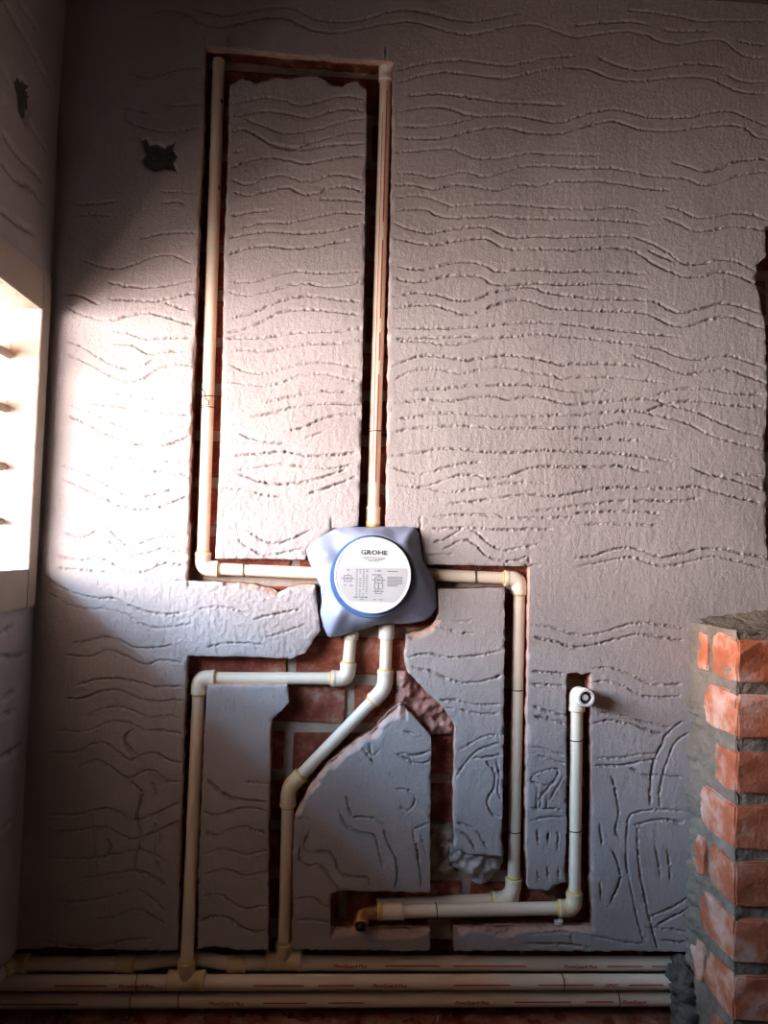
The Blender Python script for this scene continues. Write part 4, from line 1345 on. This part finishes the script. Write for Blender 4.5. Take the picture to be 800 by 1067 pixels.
# rough mortar smear rising on the wall behind the pier top, and the clot over the pipe ends
def blob(name, pts_r, mat, seed, sub_div=3):
    r = random.Random(seed)
    bm = bmesh.new()
    for c0, rad in pts_r:
        q = bmesh.ops.create_icosphere(bm, subdivisions=sub_div, radius=1.0)
        ph = [r.uniform(0, 6.28) for _ in range(6)]
        for v in q['verts']:
            n0 = v.co.copy()
            f = 1 + 0.14 * math.sin(5 * n0.x + ph[0]) * math.sin(6 * n0.z + ph[1]) + 0.10 * math.sin(11 * n0.z + ph[2] + 4 * n0.x) + r.uniform(-0.07, 0.07)
            v.co = Vector((n0.x * rad[0], n0.y * rad[1], n0.z * rad[2])) * f + Vector(c0)
    return bm_obj(name, bm, mat, None, True)


sm = []
for i in range(12):
    t = i / 11
    q = W(734 + 100 * t, 651 - 14 * t, 0.0)
    sm.append((q + Vector((0, -0.004, -0.006)), (0.020, 0.008 + 0.012 * t, 0.011 + 0.016 * t)))
adopt(blob('mortar_smear', sm, 'pier_mortar', 5), pier)
cl = []
for (px, py, y, sz) in ((711, 1003, 0.012, 0.020), (704, 1014, 0.0, 0.018), (714, 1018, -0.008, 0.02), (706, 1028, -0.006, 0.017), (716, 1034, -0.012, 0.022), (709, 1046, 0.0, 0.021), (720, 1052, -0.012, 0.026), (716, 1066, -0.012, 0.026)):
    cl.append((W(px, py, y), (sz, sz * 0.9, sz)))
tag(blob('mortar_clot', cl, 'dark_mortar', 9, 3), 'dark lump of damp mortar over the right ends of the bottom pipes', 'mortar')

# broken plaster and brick left rough in the chases
def rough_patch(name, poly, y0, amp, mat, seed, cell=0.0028, tilt=0.0):
    P = wall_uv(poly)
    lo, hi = P.min(0), P.max(0)
    nu, nv = int((hi[0] - lo[0]) / cell) + 2, int((hi[1] - lo[1]) / cell) + 2
    Ug, Vg = np.meshgrid(lo[0] + np.arange(nu) * cell, lo[1] + np.arange(nv) * cell, indexing='ij')
    sd = poly_sdf(P, Ug, Vg)
    n1 = amp * (smooth_noise((nu, nv), cell, 0.022, seed) + 0.55 * smooth_noise((nu, nv), cell, 0.009, seed + 1))
    yy = y0 - n1 + tilt * (Ug - lo[0]) + np.clip(sd + 0.010, 0, 0.03) * 0.9
    idx = np.arange(nu * nv).reshape(nu, nv)
    keep = sd[:-1, :-1] < 0.006
    fs_ = np.stack([idx[:-1, :-1][keep], idx[1:, :-1][keep], idx[1:, 1:][keep], idx[:-1, 1:][keep]], 1)
    ref = np.unique(fs_)
    rm = np.full(nu * nv, -1)
    rm[ref] = np.arange(len(ref))
    co = np.stack([Ug.ravel(), yy.ravel(), Vg.ravel()], 1)[ref]
    o = mesh_obj(name, co, [tuple(int(q) for q in rm[f_]) for f_ in fs_], mat, None, True)
    o.parent = wall_back
    return o


rough_patch('mortar_fill', [(470, 884), (492, 889), (526, 891), (526, 900), (514, 915), (504, 926), (496, 922), (486, 912), (470, 905)], 0.012, 0.0035, 'plaster', 12)
rough_patch('mortar_fill', [(446, 868), (476, 868), (480, 900), (476, 918), (446, 922)], 0.030, 0.003, 'mortar', 13)
rough_patch('broken_brick', [(414, 704), (428, 703), (446, 722), (460, 734), (476, 756), (475, 768), (449, 768), (432, 749), (416, 735)], 0.020, 0.0038, 'broken', 14)

# brick crumbs and dust on the ledge
nx_, ny_ = 330, 26
xs_, ys_ = XL - 0.04 + np.arange(nx_) * 0.004, -0.052 + np.arange(ny_) * 0.004
Xg, Yg = np.meshgrid(xs_, ys_, indexing='ij')
zz_ = Z_LEDGE + 0.0005 + 0.0022 * smooth_noise((nx_, ny_), 0.004, 0.03, 90) + 0.0008 * smooth_noise((nx_, ny_), 0.004, 0.009, 91) - np.clip(-0.044 - Yg, 0, 1) * 2.0
idx_ = np.arange(nx_ * ny_).reshape(nx_, ny_)
dq = np.stack([idx_[:-1, :-1], idx_[1:, :-1], idx_[1:, 1:], idx_[:-1, 1:]], -1).reshape(-1, 4)
mesh_obj('dust_layer', np.stack([Xg, Yg, zz_], -1).reshape(-1, 3), [tuple(int(a_) for a_ in q_) for q_ in dq], 'dust', wall_back, True)
bm = bmesh.new()
r = random.Random(3)
for i in range(420):
    px = r.choice([r.uniform(-10, 110), r.uniform(0, 740)])
    y = r.uniform(-0.05, 0.03)
    q = Vector((float(at(px, 1055)[0]), y, Z_LEDGE + 0.001))
    if q.x < XL + 0.004:
        q.x = XL + r.uniform(0.005, 0.1)
    s = r.uniform(0.0015, 0.0045)
    g = bmesh.ops.create_icosphere(bm, subdivisions=1, radius=s)
    for v in g['verts']:
        v.co = Vector((v.co.x * 1.3, v.co.y, v.co.z * 0.7)) * r.uniform(0.7, 1.25) + q
o = bm_obj('brick_crumbs', bm, 'dust')
o['kind'] = 'stuff'
tag(o, 'loose red brick crumbs scattered on the ledge under the long pipes', 'rubble')
